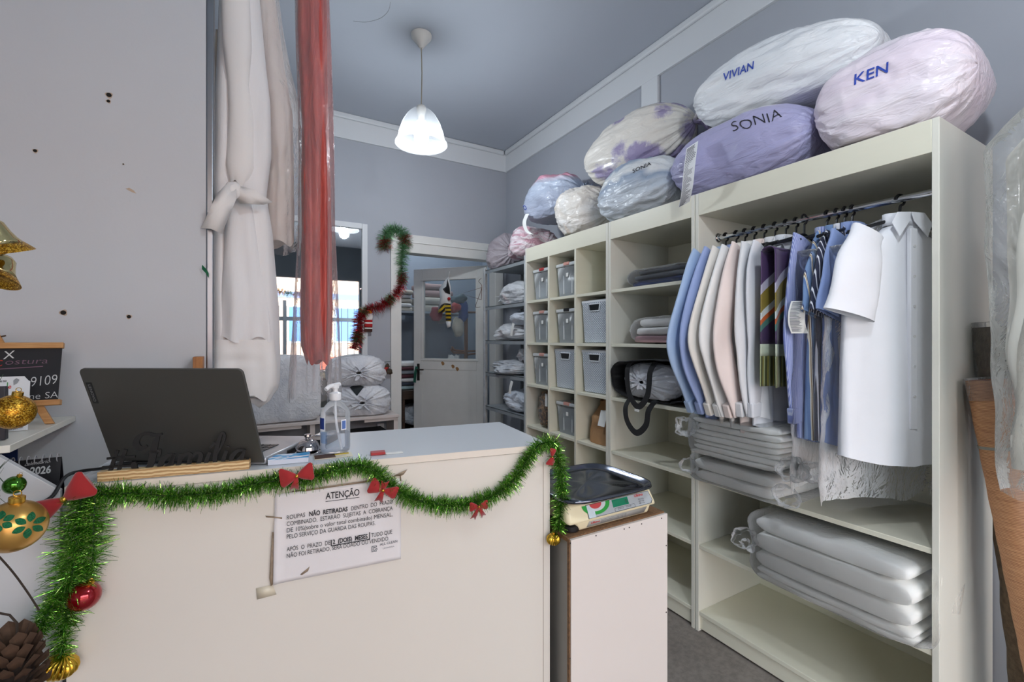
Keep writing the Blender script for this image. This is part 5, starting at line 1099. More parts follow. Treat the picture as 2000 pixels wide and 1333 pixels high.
for x, y in ((.85, 1.06), (1.04, 1.06), (.85, 1.2), (1.04, 1.2)): MB().lathe([(.012, fz1-.003), (.012, tz+.003)], 14, (x, y, 0)).build('tray_support', M_black, scl)
# ================================================================= hanging gowns left of the mirror
YG = 1.80
def drape(rows, Y, depth, seed, k=9, amp=.012, nv=70, nu=64, flutter=.5):
    """soft hanging tube whose left / right edges follow rows of (py, left px, right px)"""
    tabL = [(r[0], r[1]) for r in rows]; tabR = [(r[0], r[2]) for r in rows]; y0, y1 = rows[0][0], rows[-1][0]
    def f(u, v_):
        py = lerp(y0, y1, v_); a_ = atY(interp(tabL, py), py, Y); b_ = atY(interp(tabR, py), py, Y); c = (a_+b_)/2; hw = (b_.x-a_.x)/2
        a = 2*PI*u; x = hw*spow(math.cos(a), .8); fd = amp*(.25+v_)*(math.sin(k*x/.16+seed+1.5*nz((x*4, v_*2, seed)))+.5*math.sin(2.1*k*x/.16+seed*2))
        d = min(depth, hw*.8); fd *= min(1, hw/.1)
        return V((c.x+x, Y+d*spow(math.sin(a), .7)*(1+.15*nz((x*6, v_*5, seed), 1.2))+fd, c.z+(.01*math.sin(5*a+seed) if v_ > .98 else 0)))
    mb = MB().grid(nu, nv, f, True); return mb
M_gown = mat('gown_cover_cloth', C(236, 235, 234), .85, var=.03, vs_=5, bump=.15, bs=60, sheen=.2, stretch=(6, 6, .6))
M_gown2 = mat('gown_inner_cream', C(214, 202, 186), .85, var=.05, vs_=5, sheen=.2, stretch=(6, 6, .6)); M_ribb = mat('gown_ribbon', C(240, 237, 233), .85, sheen=.2, bump=.1, bs=60)
hr = thing('garment_rail', 'high chrome garment rail hung from the ceiling beside the partition', 'rail', (.17, YG, 2.780))
MB().tube([(-.06, YG, 2.780), (.38, YG, 2.780)], .012, 12).build('tube', M_chrome, hr)
for x in (-.05, .36): MB().tube([(x, YG, 2.780), (x, YG, ZC)], .006, 8).build('drop_rod', M_chrome, hr)
def hook(g, x, z0): MB().tube(smooth_path([(x, YG, z0), (x, YG, 2.760), (x+.016, YG, 2.785), (x, YG, 2.802), (x-.014, YG, 2.790)], 4), .003, 6).build('hanger_hook', M_black, g)
x0 = atY(466, -110, YG); g = thing('gown_cover', 'long white gown in a cloth cover tied with a ribbon', 'gown', (x0.x, YG, 1.13))
mb = drape([(-118, 455, 478), (-95, 436, 500), (0, 428, 508), (130, 424, 520), (200, 419, 528), (300, 415, 530), (380, 413, 520), (450, 410, 532), (520, 408, 538), (600, 405, 545), (700, 402, 548), (750, 401, 547), (772, 408, 540), (790, 432, 515)], YG, .07, 2.0, 7, .012); mb.build('cover', M_gown, g, sharp=180)
mb = drape([(-90, 440, 490), (0, 431, 488), (90, 434, 492), (165, 444, 486), (230, 446, 496), (330, 440, 497), (362, 450, 482)], YG-.052, .03, 5.0, 6, .006, 40); mb.build('front_fold', M_ribb, g, sharp=180)
mb = drape([(372, 448, 486), (420, 440, 496), (520, 436, 510), (600, 428, 524), (664, 420, 530)], YG-.060, .03, 7.0, 9, .010, 40); mb.build('skirt_fold', M_gown, g, sharp=180)
mb = drape([(664, 413, 536), (720, 410, 541), (755, 412, 540), (778, 424, 525)], YG-.048, .045, 2.0, 7, .010, 30); mb.build('hem_band', M_ribb, g, sharp=180)
mb = drape([(60, 421, 432), (200, 414, 428), (400, 408, 424), (500, 406, 420)], YG+.03, .02, 3.0, 5, .003, 40); mb.build('inner_lining', M_gown2, g, sharp=180)
def flap(pl, Y, nm='ribbon_end', curl=.02):
    ps = [atY(x, y, Y) for x, y in pl]; c = sum(ps, V())/len(ps); mb = MB(); n = len(ps)
    ps = [p+V((0, curl*math.sin(i*2.2), 0)) for i, p in enumerate(ps)]
    mb.add(ps+[c+V((0, -.015, 0))], [(i, (i+1) % n, n) for i in range(n)]); mb.build(nm, M_ribb, g, solid=.003, sharp=180)
flap([(446, 356), (460, 360), (462, 392), (452, 410), (432, 455), (413, 450), (392, 444), (400, 430), (412, 408), (425, 375)], YG-.155)
flap([(452, 360), (470, 362), (498, 374), (532, 394), (515, 398), (492, 402), (470, 396), (455, 384)], YG-.125)
MB().soft(atY(455, 372, YG-.12), (.022, .03, .024), .8, 22, 14, .008, 30, 2).build('ribbon_knot', M_ribb, g, sharp=180)
hook(g, x0.x, 2.710)
F_gown = film('gown_film', .10, (.92, .91, .93, 1), .8, .16, 9)
x0 = atY(520, -100, YG+.06); g = thing('gown_bag', 'beige dress in a crinkled clear bag behind the white gown', 'gown', (x0.x, YG+.06, 1.75))
mb = drape([(-110, 505, 530), (0, 492, 538), (130, 492, 556), (220, 496, 572), (330, 494, 574), (420, 496, 575), (478, 500, 574)], YG+.07, .04, 9.0, 9, .008, 50); mb.build('dress', mat('beige_tulle', C(226, 219, 213), .9, sheen=.2, var=.04, vs_=6), g, sharp=180)
mb = drape([(-112, 500, 535), (0, 482, 546), (60, 484, 554), (130, 486, 567), (200, 488, 584), (300, 490, 590), (400, 490, 591), (450, 490, 589), (490, 498, 586)], YG+.07, .06, 4.0, 12, .012, 60); mb.build('film', F_gown, g, sharp=180)
MB().tube(smooth_path([(x0.x, YG+.06, 2.660), (x0.x, YG+.05, 2.750), (x0.x+.012, YG+.01, 2.795), (x0.x, YG-.012, 2.785)], 4), .003, 6).build('hanger_hook', M_black, g)
t = NT('red_satin'); co = t.coord((5, 5, .7)); nn_ = t.noise(co, 4, 4, .6, 1.2); t.l(t.ramp(nn_, [(.3, C(150, 48, 44)), (.6, C(204, 88, 76)), (.8, C(216, 120, 100))]), t.b.inputs['Base Color']); t.set(Roughness=.38, Sheen_Weight=.2); t.bump(nn_, .5, .02); M_sat = t.m
x0 = atY(610, -100, YG); g = thing('red_dress', 'long coral red satin dress in a clear plastic bag', 'dress', (x0.x, YG, 1.1))
mb = drape([(-112, 598, 622), (-90, 582, 636), (0, 581, 638), (60, 581, 639), (150, 585, 640), (250, 590, 642), (350, 588, 646), (450, 589, 648), (600, 586, 650), (680, 588, 648), (708, 600, 643)], YG, .05, 3.0, 14, .020, 80, 84); mb.build('dress', M_sat, g, sharp=180)
F_red = film('red_dress_film', .12, (.93, .92, .95, 1), .6, .14, 9)
mb = drape([(-114, 594, 626), (-92, 578, 641), (0, 576, 643), (100, 578, 647), (200, 582, 650), (300, 584, 652), (450, 583, 653), (600, 574, 660), (700, 566, 666), (776, 561, 669)], YG, .075, 6.0, 13, .014, 80, 72); mb.build('film', F_red, g, sharp=180)
hook(g, x0.x, 2.710)
# wooden batten and green strap at the partition end
M_bat = wood('batten_wood', C(150, 92, 44), C(190, 128, 72), (14, 14, 1.5))
p = atY(388, 705, YP-.03); box('wooden_batten', M_bat, (p.x-.012, p.x+.012, YP-.06, YP-.0005, p.z-.06, p.z+.012), None, label='short wooden batten fixed at the end of the partition', cat='batten')
p = atY(398, 530, YP-.01); MB().ribbon([p+V((-.004, 0, .012)), p+V((.006, -.004, 0)), p+V((.012, -.006, -.012))], V((0, -.004, .012)), .002).build('green_strap', mat('strap_green', C(20, 110, 70), .6), wl)
# ================================================================= left: easel chalkboard, cards, calendar
SHZ = 1.1425
M_eas = wood('easel_pine', C(176, 122, 70), C(206, 158, 100), (1.5, 14, 14)); M_chalk = mat('chalkboard', C(38, 39, 42), .85, var=.12, vs_=7)
ea = thing('chalkboard_easel', 'small wooden easel with a chalkboard on the wall shelf', 'chalkboard', (-.53, 1.57, SHZ))
tilt = math.radians(14); eu = V((0, math.sin(tilt), math.cos(tilt))); en = V((0, -math.cos(tilt), math.sin(tilt))); ex_ = V((1, 0, 0))
b0 = atY(112, 782, 1.525); eb = V((b0.x, b0.y, b0.z)); EW = .27; EH = .132
def eb_(x, z, d=0): return eb+ex_*x+eu*z+en*d
MB().prism([(-EW, 0), (0, 0), (0, EH), (-EW, EH)], eb_(0, 0, 0), ex_, eu, -en*.004).build('board', M_chalk, ea)
MB().obox(eb_(-EW/2, -.006, .004), ex_*(EW/2+.008), eu*.0065, en*.008).build('lower_rail', M_eas, ea, bevel=.001); MB().obox(eb_(-EW/2, EH+.005, .002), ex_*(EW/2+.004), eu*.007, en*.006).build('upper_rail', M_eas, ea, bevel=.001)
def leg(p, q, w_=.0085): 
    d = (q-p); return MB().obox((p+q)/2, d/2, V((w_, 0, 0)), d.cross(V((1, 0, 0))).normalized()*.005)
dz_ = (eb.z-SHZ-.001)/eu.z
for sg in (-1, 1): leg(eb_(-EW/2+sg*.009, EH+.04, -.011), eb_(-EW/2+sg*(EW/2-.012), -dz_+.002, -.011)).build('leg', M_eas, ea, bevel=.001)
leg(eb_(-EW/2, EH+.036, -.018), V((eb.x-EW/2, 1.645, SHZ+.002)), .006).build('rear_leg', M_eas, ea, bevel=.001)
ch = MB(); cw = mat('chalk_white', C(206, 208, 208), .95); cpn = mat('chalk_mauve', C(122, 92, 108), .95)
def ctext(s, px0, py0, px1, py1, hpx, m, sh=0, bold=0.0):
    nrm = en; a = atP(px0, py0, eb_(0, 0, .0006), nrm); b_ = atP(px1, py1, eb_(0, 0, .0006), nrm); mb = MB(); text_on(mb, s, a, (b_-a).normalized(), eu, hpx*.00125/.72, (b_-a).length, 'L', sh, bold); mb.build('chalk_writing', m, ea, fix=False)
ctext('X', 6, 702, 28, 700, 16, cw); ctext('ostura', 10, 713, 93, 710, 12, cpn, .1, -.01); ctext('C', -6, 716, 4, 715, 12, mat('chalk_red', C(190, 60, 50), .95)); ctext('9109', 59, 756, 111, 750, 20, cw, 0, -.012); ctext('5', 50, 758, 57, 757, 14, cw, 0, -.012); ctext('ne SA', 57, 781, 113, 777, 13, cw, 0, -.012)
a, b_ = atP(-10, 722, eb_(0, 0, .0008), en), atP(84, 716, eb_(0, 0, .0008), en); MB().add([a-eu*.001, b_-eu*.001, b_+eu*.001, a+eu*.001], [(0, 1, 2, 3)]).build('chalk_line', cpn, ea, fix=False)
# pine cone twig stuck behind the easel top
MB().tube([eb_(-EW/2+.004, EH+.024, -.01), eb_(-EW/2+.03, EH+.034, -.012)], .0018, 6).build('dry_twig', mat('twig_brown', C(70, 54, 40), .9), ea)
# review card in front of the easel
rc = thing('review_card', 'white standing review card in front of the chalkboard', 'card', (-.45, 1.43, SHZ))
p0, p1 = atY(54, 845, 1.44), atY(52, 732, 1.46); cu_ = V((0, .12, 1)).normalized(); cb = V((p0.x, 1.44, SHZ+.001)); ch_ = .122
MB().prism([(-.16, 0), (0, 0), (0, ch_-.012), (-.003, ch_-.010), (-.008, ch_-.003), (-.010, ch_), (-.16, ch_)], cb, (1, 0, 0), cu_, (0, .002, 0)).build('card', mat('card_white', C(226, 228, 230), .5), rc)
cn = V((0, -1, .12)).normalized()
def rtext(s, px0, py0, px1, py1, hpx, m, bold=0):
    a = atP(px0, py0, cb+cn*.0006, cn); b_ = atP(px1, py1, cb+cn*.0006, cn); mb = MB(); text_on(mb, s, a, (b_-a).normalized(), cu_, hpx*.00115/.72, (b_-a).length, 'L', 0, bold); mb.build('lettering', m, rc, fix=False)
kk = mat('print_dark', C(46, 46, 50), .8); rtext('alie no', -6, 748, 13, 746, 5, kk, .02); rtext('o', -2, 762, 6, 761, 9, mat('print_yellow', C(206, 170, 90), .7), .02); rtext('g', 7, 761, 13, 760, 9, mat('print_blue', C(60, 92, 186), .7), .02); rtext('l', 13, 760, 15, 760, 13, mat('print_green', C(70, 150, 80), .7), .02); rtext('e', 16, 760, 22, 759, 9, mat('print_red', C(200, 60, 54), .7), .02)
rtext('rtante para nós.', 10, 843, 45, 836, 5, kk, .01)
q = atP(32, 746, cb+cn*.0006, cn); MB().prism([(-.004, -.008), (.002, -.003), (.005, .004), (0, .008), (-.005, .003)], q, (1, 0, 0), cu_, cn*.0003).build('balloon_print', mat('print_soft_grey', C(150, 152, 154), .7), rc)
db = thing('dark_box', 'dark grey display box at the left end of the wall shelf', 'box', (-.46, 1.33, SHZ)); p = atY(12, 868, 1.32); box('body', mat('box_charcoal', C(52, 50, 56), .5), (p.x-.10, p.x-.001, 1.32, 1.335, SHZ+.001, SHZ+.11), db, .002); box('front_recess', M_black, (p.x-.09, p.x-.010, 1.318, 1.3198, SHZ+.015, SHZ+.095), db, 0)
# calendar on the low ledge
cl = thing('desk_calendar', 'black desk calendar standing under the wall shelf', 'calendar', (-.43, 1.47, .9455)); M_cal = mat('calendar_black', C(26, 24, 30), .4)
pr = atY(116, 950, 1.45); tl2 = V((0, .26, 1)).normalized(); cz0 = .9465; cx1 = pr.x; chh = .128
MB().prism([(-.15, 0), (0, 0), (0, chh), (-.15, chh)], (cx1, 1.43, cz0), (1, 0, 0), tl2, (0, .002, 0)).build('front_board', M_cal, cl); MB().prism([(-.15, 0), (0, 0), (0, chh), (-.15, chh)], (cx1, 1.495, cz0), (1, 0, 0), V((0, -.24, 1)).normalized(), (0, .002, 0)).build('rear_board', M_cal, cl)
c_n = V((0, -1, .26)).normalized(); c_o = V((cx1, 1.43, cz0))+c_n*.0006
def ktext(s, px0, py0, px1, py1, hpx, sh=0, bold=0):
    a = atP(px0, py0, c_o, c_n); b_ = atP(px1, py1, c_o, c_n); mb = MB(); text_on(mb, s, a, (b_-a).normalized(), tl2, hpx*.0012/.72, (b_-a).length, 'L', sh, bold); mb.build('lettering', cw, cl, fix=False)
ktext('calendário', 48, 911, 97, 904, 7, .4); ktext('2026', 58, 928, 99, 924, 14, 0, .03)
for i in range(11):
    c = V((cx1-.006-i*.0125, 1.464, cz0+chh*.967)); MB().tube([c+V((0, .009*math.cos(a), .009*math.sin(a))) for a in [2*PI*k/12 for k in range(13)]], .0011, 6).build('wire_ring', mat('wire_white', C(190, 190, 194), .4), cl)
b1 = thing('blue_card', 'small dark blue card beside the calendar', 'card', (-.5, 1.56, .9455)); p = atY(28, 885, 1.56); MB().obox((p.x-.03, 1.56, .9465+.085), V((.036, 0, 0)), V((0, .001, 0)), V((0, 0, .085))).build('card', mat('card_navy', C(34, 52, 100), .4), b1)
# ================================================================= Christmas tree (mostly left of the frame), ornaments
M_need = foil('tree_needles', C(70, 92, 70), .5); M_bark = mat('tree_stem', C(58, 48, 40), .9)
tr0 = V((-.66, 1.04, 0)); tree = thing('christmas_tree', 'slim artificial Christmas tree at the left edge of the picture', 'tree', tr0)
MB().lathe([(.0, 0), (.09, 0), (.11, .15), (.10, .15), (.0, .13)], 24, tr0).build('pot', mat('pot_red', C(120, 40, 40), .6), tree)
MB().tube([tr0+V((0, 0, .12)), tr0+V((0, 0, 1.75))], .009, 8).build('stem', M_bark, tree)
rnd = random.Random(5); nm_ = MB(); bm_ = MB()
ORN = {'leaf': (28, 1028, .75), 'glit': (26, 805, .78), 'green': (28, 948, .80), 'bell': (-8, 500, .80), 'cone': (28, 1318, .80)}
targets = [(atD(*ORN['leaf'])+V((-.02, .01, .05)), .05), (atD(*ORN['glit'])+V((-.02, 0, .035)), .04), (atD(*ORN['green'])+V((-.02, 0, .02)), .055), (atD(*ORN['bell'])+V((-.03, 0, .12)), .03)]
for z in [.35+.11*i for i in range(13)]:
    for k in range(4):
        a = rnd.uniform(0, 2*PI); L_ = .22*(1-(z-.3)/1.7)+.04; q = tr0+V((math.cos(a)*L_*.8, math.sin(a)*L_*.6 if math.sin(a) < 0 else math.sin(a)*min(L_*.6, .12), z+L_*.25)); targets.append((q, .035))
for q, rd in targets:
    b0_ = V((tr0.x, tr0.y, q.z-.05)); pp = smooth_path([b0_, b0_.lerp(q, .5)+V((0, 0, .015)), q], 6); bm_.tube(pp, .0022, 5); m1, _ = tinsel(pp, rd, 1300, rnd.random(), .0012, .2, .0); nm_.add(m1.v, m1.f)
bm_.build('branches', M_bark, tree); nm_.build('needles', M_need, tree, kind='stuff', fix=False)
MB().tube(smooth_path([atD(-30, 1058, .72), atD(20, 1112, .76), atD(52, 1155, .80), atD(76, 1192, .83)], 5), .0016, 6).build('bare_twig', M_bark, tree)
MB().tube(smooth_path([tr0+V((0, 0, 1.0)), atD(-30, 1058, .72)], 5), .0016, 6).build('bare_twig', M_bark, tree)
M_gm = mat('bauble_gold_matte', C(206, 160, 84), .32, .75, coat=.2); c = atD(*ORN['leaf']); gb = bauble('gold_ornament', 'matte gold bauble with green glitter leaves', c, .041, M_gm, 0, (.1, .1))
M_gl = mat('glitter_green', C(14, 104, 62), .5, .4, var=.4, vs_=400, bump=.6, bs=400)
vd = (EYE-c).normalized(); e1 = UP.cross(vd).normalized(); e2 = vd.cross(e1)
for cx, cy, R0 in ((.4, -.08, .5), (-.38, .25, .42)):
    for k in range(6):
        a = k*PI/3+.35; mb = MB()
        def lf(u, v_, a=a, cx=cx, cy=cy, R0=R0):
            r_ = R0*(.22+.78*v_); wd = .12*math.sin(PI*v_)**.8*(u-.5)*2; x = cx+math.cos(a)*r_-math.sin(a)*wd; y = cy+math.sin(a)*r_+math.cos(a)*wd
            d = (e1*x+e2*y+vd*math.sqrt(max(.02, 1-x*x-y*y))).normalized(); return c+d*.0415
        mb.grid(5, 9, lf).build('glitter_leaf', M_gl, gb, sharp=180)
t = NT('gold_glitter'); co = t.coord(); vo = t.n('ShaderNodeTexVoronoi'); t.l(co, vo.inputs[0]); vo.inputs['Scale'].default_value = 620
t.l(t.ramp(vo.outputs['Color'], [(.2, C(112, 72, 8)), (.55, C(190, 132, 20)), (.9, C(250, 214, 90))]), t.b.inputs['Base Color']); t.set(Metallic=.7, Roughness=.35); t.bump(vo.outputs['Color'], 1.0, .004); M_glit = t.m
bauble('glitter_ornament', 'gold glitter bauble in front of the review card', atD(*ORN['glit']), .029, M_glit, 0, (.1, .2))
bauble('green_ornament', 'small shiny green bauble near the calendar', atD(*ORN['green']), .0155, mat('bauble_green', C(60, 120, 20), .12, .8, coat=.5), 0, (0, .4))
M_bell = mat('bell_gold', C(204, 190, 140), .12, 1)
def bell(label, c, r, R):
    g = thing('golden_bell', label, 'bell', c, 0, 'golden bells on the tree')
    b_ = MB().lathe([(.0, r*1.15), (r*.3, r*1.1), (r*.5, r*.9), (r*.6, r*.5), (r*.72, r*.2), (r*.85, 0)], 40, c, R).build('crown', M_bell, g, sharp=180)
    MB().lathe([(r*.85, 0), (r*1.0, -r*.18), (r*1.12, -r*.34), (r*1.14, -r*.38), (r*1.08, -r*.38), (r*.9, -r*.1)], 40, c, R).build('glitter_rim', M_glit, g, sharp=60)
    MB().soft(c+R @ V((0, 0, -r*.3)), (r*.2, r*.2, r*.2), 1, 12, 8).build('clapper', M_bell, g, sharp=180); return g
bell('golden bell with glitter rim at the left edge', atD(-6, 478, .80), .040, Euler((.25, -.25, 0)).to_matrix()); bell('lower dark golden bell seen from below at the left edge', atD(-8, 535, .84), .034, Euler((-.35, .25, 0)).to_matrix())
MB().tube(smooth_path([atD(-10, 448, .80), atD(-14, 425, .80), atD(-40, 400, .78)], 4), .004, 8).build('bell_ribbon', mat('ribbon_silver', C(190, 186, 180), .3, .6), tree)
# pine cone
pc = atD(*ORN['cone']); cone = thing('pine_cone', 'brown pine cone at the lower left corner', 'pine cone', pc-V((0, 0, .05)))
M_scale = mat('cone_scale', C(84, 62, 46), .85, var=.3, vs_=60); MB().lathe([(0, -.05), (.02, -.045), (.026, 0), (.018, .035), (0, .05)], 16, pc).build('core', mat('cone_core', C(40, 28, 20), .9), cone)
sm = None
for i in range(70):
    h_ = i/70; a = i*2.39996; z = lerp(-.05, .05, h_); r_ = .030*math.sqrt(max(.05, 1-(h_*1.6-.8)**2)); R = Matrix.Rotation(a, 4, 'Z') @ Matrix.Rotation(-.35-.9*h_, 4, 'Y')
    if sm is None:
        o = MB().add([(0, -.006, -.0015), (.034, -.011, -.002), (.042, 0, .003), (.034, .011, -.002), (0, .006, -.0015), (.02, 0, .004)], [(0, 1, 5), (1, 2, 5), (2, 3, 5), (3, 4, 5), (4, 0, 5), (0, 4, 3, 2, 1)]).build('scale', M_scale, cone, local=True); sm = o.data
    else:
        o = bpy.data.objects.new('scale', sm); COL.objects.link(o); o.parent = cone; XF[o] = XF[cone].copy()
    o.matrix_local = Matrix.Translation(V((math.cos(a)*r_*.5, math.sin(a)*r_*.5, .05+z))) @ R
MB().tube(smooth_path([pc+V((0, 0, .045)), pc+V((-.03, .0, .12)), V((tr0.x, tr0.y, pc.z+.2))], 5), .002, 6).build('hanging_wire', M_bark, tree)
bauble('small_cap', 'tiny violet silver ornament at the end of the bending tinsel', cf(36, 1290, .07), .008, mat('violet_silver', C(180, 150, 200), .15, .9), 0, (0, 0), 1, False)
# ================================================================= right edge: rolls and covered clothes
t = NT('raffia_weave'); co = t.coord((1, 1, 1)); tc = t.n('ShaderNodeTexCoord'); sx = t.n('ShaderNodeSeparateXYZ'); t.l(tc.outputs['Object'], sx.inputs[0])
wv_ = t.n('ShaderNodeTexWave'); wv_.bands_direction = 'Z'; t.l(co, wv_.inputs[0]); wv_.inputs['Scale'].default_value = 70; wv_.inputs['Distortion'].default_value = 1.5
f2 = t.noise(t.coord((1, 1, 14)), 22, 4, .7); mx_ = t.n('ShaderNodeMath', operation='MULTIPLY_ADD', i1=.35); t.l(wv_.outputs[1], mx_.inputs[0]); t.l(f2, mx_.inputs[2])
t.l(t.ramp(mx_.outputs[0], [(.3, C(120, 76, 46)), (.62, C(176, 122, 82)), (.85, C(206, 156, 112))]), t.b.inputs['Base Color']); t.bump(mx_.outputs[0], .4, .003); t.set(Roughness=.7, Coat_Weight=.3, Coat_Roughness=.2); M_raf = t.m
ra, rb = V((1.985, .475, 1.222)), V((2.0, .30, .02)); rd = (rb-ra).normalized(); ro = thing('woven_roll', 'tall roll of brown woven raffia leaning against the wardrobe side', 'roll', rb)
n = 40; MB().tube([ra.lerp(rb, i/n) for i in range(n+1)], [.050+.0008*math.sin(i*1.7) for i in range(n+1)], 28).build('roll', M_raf, ro, sharp=60)
MB().tube([ra.lerp(rb, .165), ra.lerp(rb, .172)], .0515, 28).build('tie_band', mat('tie_grey', C(140, 140, 132), .5), ro, sharp=60)
mb = MB().tube([ra-rd*.008, ra+rd*.06], .0525, 28); mb.build('plastic_end', film('roll_film', .08, (.95, .95, .95, 1), .6), ro, sharp=60)
MB().lathe([(.012, 0), (.046, 0)], 28, ra-rd*.001, V((0, 0, 1)).rotation_difference(-rd).to_matrix()).build('end_spiral', mat('raffia_end', C(196, 130, 100), .7, var=.2, vs_=90), ro)
ra2, rb2 = V((2.10, .475, 1.39)), V((2.13, .38, .02)); r2 = thing('netted_roll', 'dark netted roll standing behind the raffia roll', 'roll', rb2)
MB().tube([ra2.lerp(rb2, i/20) for i in range(21)], [.062+.003*math.sin(i*2) for i in range(21)], 26).build('roll', mat('net_brown', C(96, 80, 62), .8, var=.35, vs_=60, bump=.5, bs=120), r2, sharp=60)
MB().tube([ra2.lerp(rb2, -.012), ra2.lerp(rb2, .12)], .066, 26).build('plastic_end', film('net_film', .10, (.9, .88, .84, 1), .7), r2, sharp=60)
M_cov = mat('cover_offwhite', C(216, 214, 204), .6, var=.05, vs_=6, coat=.3); F_cov = film('right_cover_film', .16, (.90, .90, .86, 1), .8, .15, 10)
rr2 = thing('wall_rail', 'steel clothes rail on brackets at the right wall', 'rail', (1.85, -.1, 2.28)); MB().tube([(1.85, -.75, 2.28), (1.85, .30, 2.28)], .012, 12).build('tube', M_chrome, rr2)
for y in (-.7, .26): MB().tube([(1.85, y, 2.28), (2.06, y, 2.30), (XR, y, 2.30)], .008, 8).build('bracket', M_chrome, rr2)
g = thing('covered_garment', 'pale garment under clear plastic hanging at the right edge', 'garment', (1.85, .22, .75))
def cg(w0, w1, zt, zb, X, yc, dpt, seed, amp=.012):
    def f(u, v_):
        a = 2*PI*u; z = lerp(zt, zb, v_); hw = interp([(0, .03), (.05, w0*.55), (.14, w0), (1, w1)], v_); yy = hw*spow(math.cos(a), .7); n_ = nz((yy*7, z*5, seed), 1.3)
        return V((X+dpt*spow(math.sin(a), .7)*(1+.2*n_)+amp*math.sin(yy*60+seed+z*4)*(.3+v_), yc+yy+.02*n_*v_, z))
    return MB().grid(56, 60, f, True)
cg(.17, .15, 1.98, 1.0, 1.80, .225, .045, 3).build('garment', M_cov, g, sharp=180); cg(.225, .19, 2.04, .93, 1.80, .215, .06, 6, .016).build('film', F_cov, g, sharp=180)
MB().tube(smooth_path([(1.80, .22, 1.99), (1.82, .22, 2.2), (1.865, .22, 2.285), (1.85, .22, 2.30), (1.836, .22, 2.285)], 4), .003, 6).build('hanger_hook', M_black, g)
g = thing('mauve_coat', 'dark mauve coat hanging at the upper right edge', 'coat', (1.9, .08, 1.25)); cg(.20, .22, 2.17, 1.25, 1.99, .13, .04, 8).build('coat', mat('mauve_wool', C(104, 92, 104), .9, var=.1, vs_=8, sheen=.3), g, sharp=180)
MB().tube(smooth_path([(1.99, .13, 2.16), (1.93, .13, 2.24), (1.868, .13, 2.275), (1.85, .13, 2.298), (1.836, .13, 2.28)], 4), .003, 6).build('hanger_hook', M_black, g)
# ================================================================= garland and ornaments on the back wall
def bw(px, py, off=.03): return atY(px, py, YB-off)
GB2 = [(752, 486), (751, 466), (758, 452), (772, 447), (786, 453), (791, 470), (786, 492), (785, 520), (786, 548), (780, 566), (766, 582), (745, 596), (722, 603), (708, 612), (702, 630), (700, 655), (692, 682)]
pp = smooth_path([bw(x, y, .045) for x, y in GB2], 9); g = thing('wall_garland', 'red and green tinsel garland hanging from the door casing corner', 'garland', pp[-1])
seg_red = lambda t_: (int(t_*14) % 3) != 0
RB = [.078 if i < len(pp)*.42 else .062 for i in range(len(pp))]
m1, c1 = tinsel(pp, RB, 2300, 21, .0028, seg=lambda t_: t_ < .52 or int(t_*26) % 4 == 0); m1.build('green_tinsel', foil('tinsel_green_silver2', C(118, 168, 118), .3), g, kind='stuff', fix=False)
m1, _ = tinsel(pp, RB, 2300, 22, .0028, seg=lambda t_: (.46 < t_ < .58) or t_ > .62 or int(t_*18) % 5 == 0); m1.build('red_tinsel', foil('tinsel_red2', C(176, 34, 42), .3), g, kind='stuff', fix=False); c1.build('core_wire', M_core, g)
# red and white hanging ornament (plain bands)
q = bw(720, 645, .03); g = thing('felt_ornament', 'small red and white felt ornament hanging on the back wall garland', 'ornament', q)
mm = .0042
def ob(n_, x0, x1, z0, z1, col, th=.014): MB().box(q.x+x0*mm, q.x+x1*mm, YB-.03-th, YB-.03+.002, q.z+z0*mm, q.z+z1*mm).build(n_, col, g, bevel=.004)
rf, wf = mat('felt_red', C(168, 26, 30), .9), mat('felt_white', C(228, 226, 222), .9)
ob('base', -9, 7, -4, 8, mat('felt_brown', C(70, 40, 32), .9)); ob('lower_band', -9, 7, 2, 5, wf, .016); ob('red_body', -9, 7, 6, 13, rf, .018); ob('white_belt', -9, 7, 12, 16, wf, .016); ob('upper_red', -9, 7, 16, 21, rf, .018)
MB().soft((q.x, YB-.035, q.z+27*mm), (8*mm, .012, 8*mm), .8, 24, 14).build('white_top', wf, g, sharp=180); MB().soft((q.x, YB-.033, q.z+37*mm), (7*mm, .012, 5*mm), .8, 24, 14).build('orange_tip', mat('felt_orange', C(214, 130, 40), .9), g, sharp=180)
MB().tube([(q.x, YB-.033, q.z+40*mm), bw(718, 600, .05)], .0012, 5).build('thread', M_core, g)
g = thing('flower_string', 'string of pink and red paper flowers beside the white bags', 'ornament', bw(745, 740, .02)); rnd = random.Random(2)
MB().tube(smooth_path([bw(735, 709, .01), bw(750, 708, .02), bw(763, 706, .012)], 4), .002, 6).build('cord', M_core, g)
for i in range(9):
    p = bw(738+i*3, 716+6*math.sin(i*1.9)+i*.9, .03); MB().soft(p, (.02, .014, .02), .9, 14, 10, .012, 60, i).build('flower', [mat('petal_pink', C(220, 140, 160), .8), mat('petal_red', C(178, 52, 46), .8), mat('petal_dark', C(70, 60, 48), .8)][(i//3 if i < 8 else 2) % 3], g, sharp=180)
p = bw(744, 838); so = thing('wall_socket', 'white wall socket above the counter edge by the table', 'socket', p); MB().box(p.x-.03, p.x+.03, YB-.03, YB-.0005, p.z-.045, p.z+.045).build('plate', M_rose0 if 'M_rose0' in globals() else M_trim, so, bevel=.005); MB().box(p.x-.02, p.x+.02, YB-.034, YB-.03, p.z-.03, p.z+.03).build('insert', M_trim, so, bevel=.003)
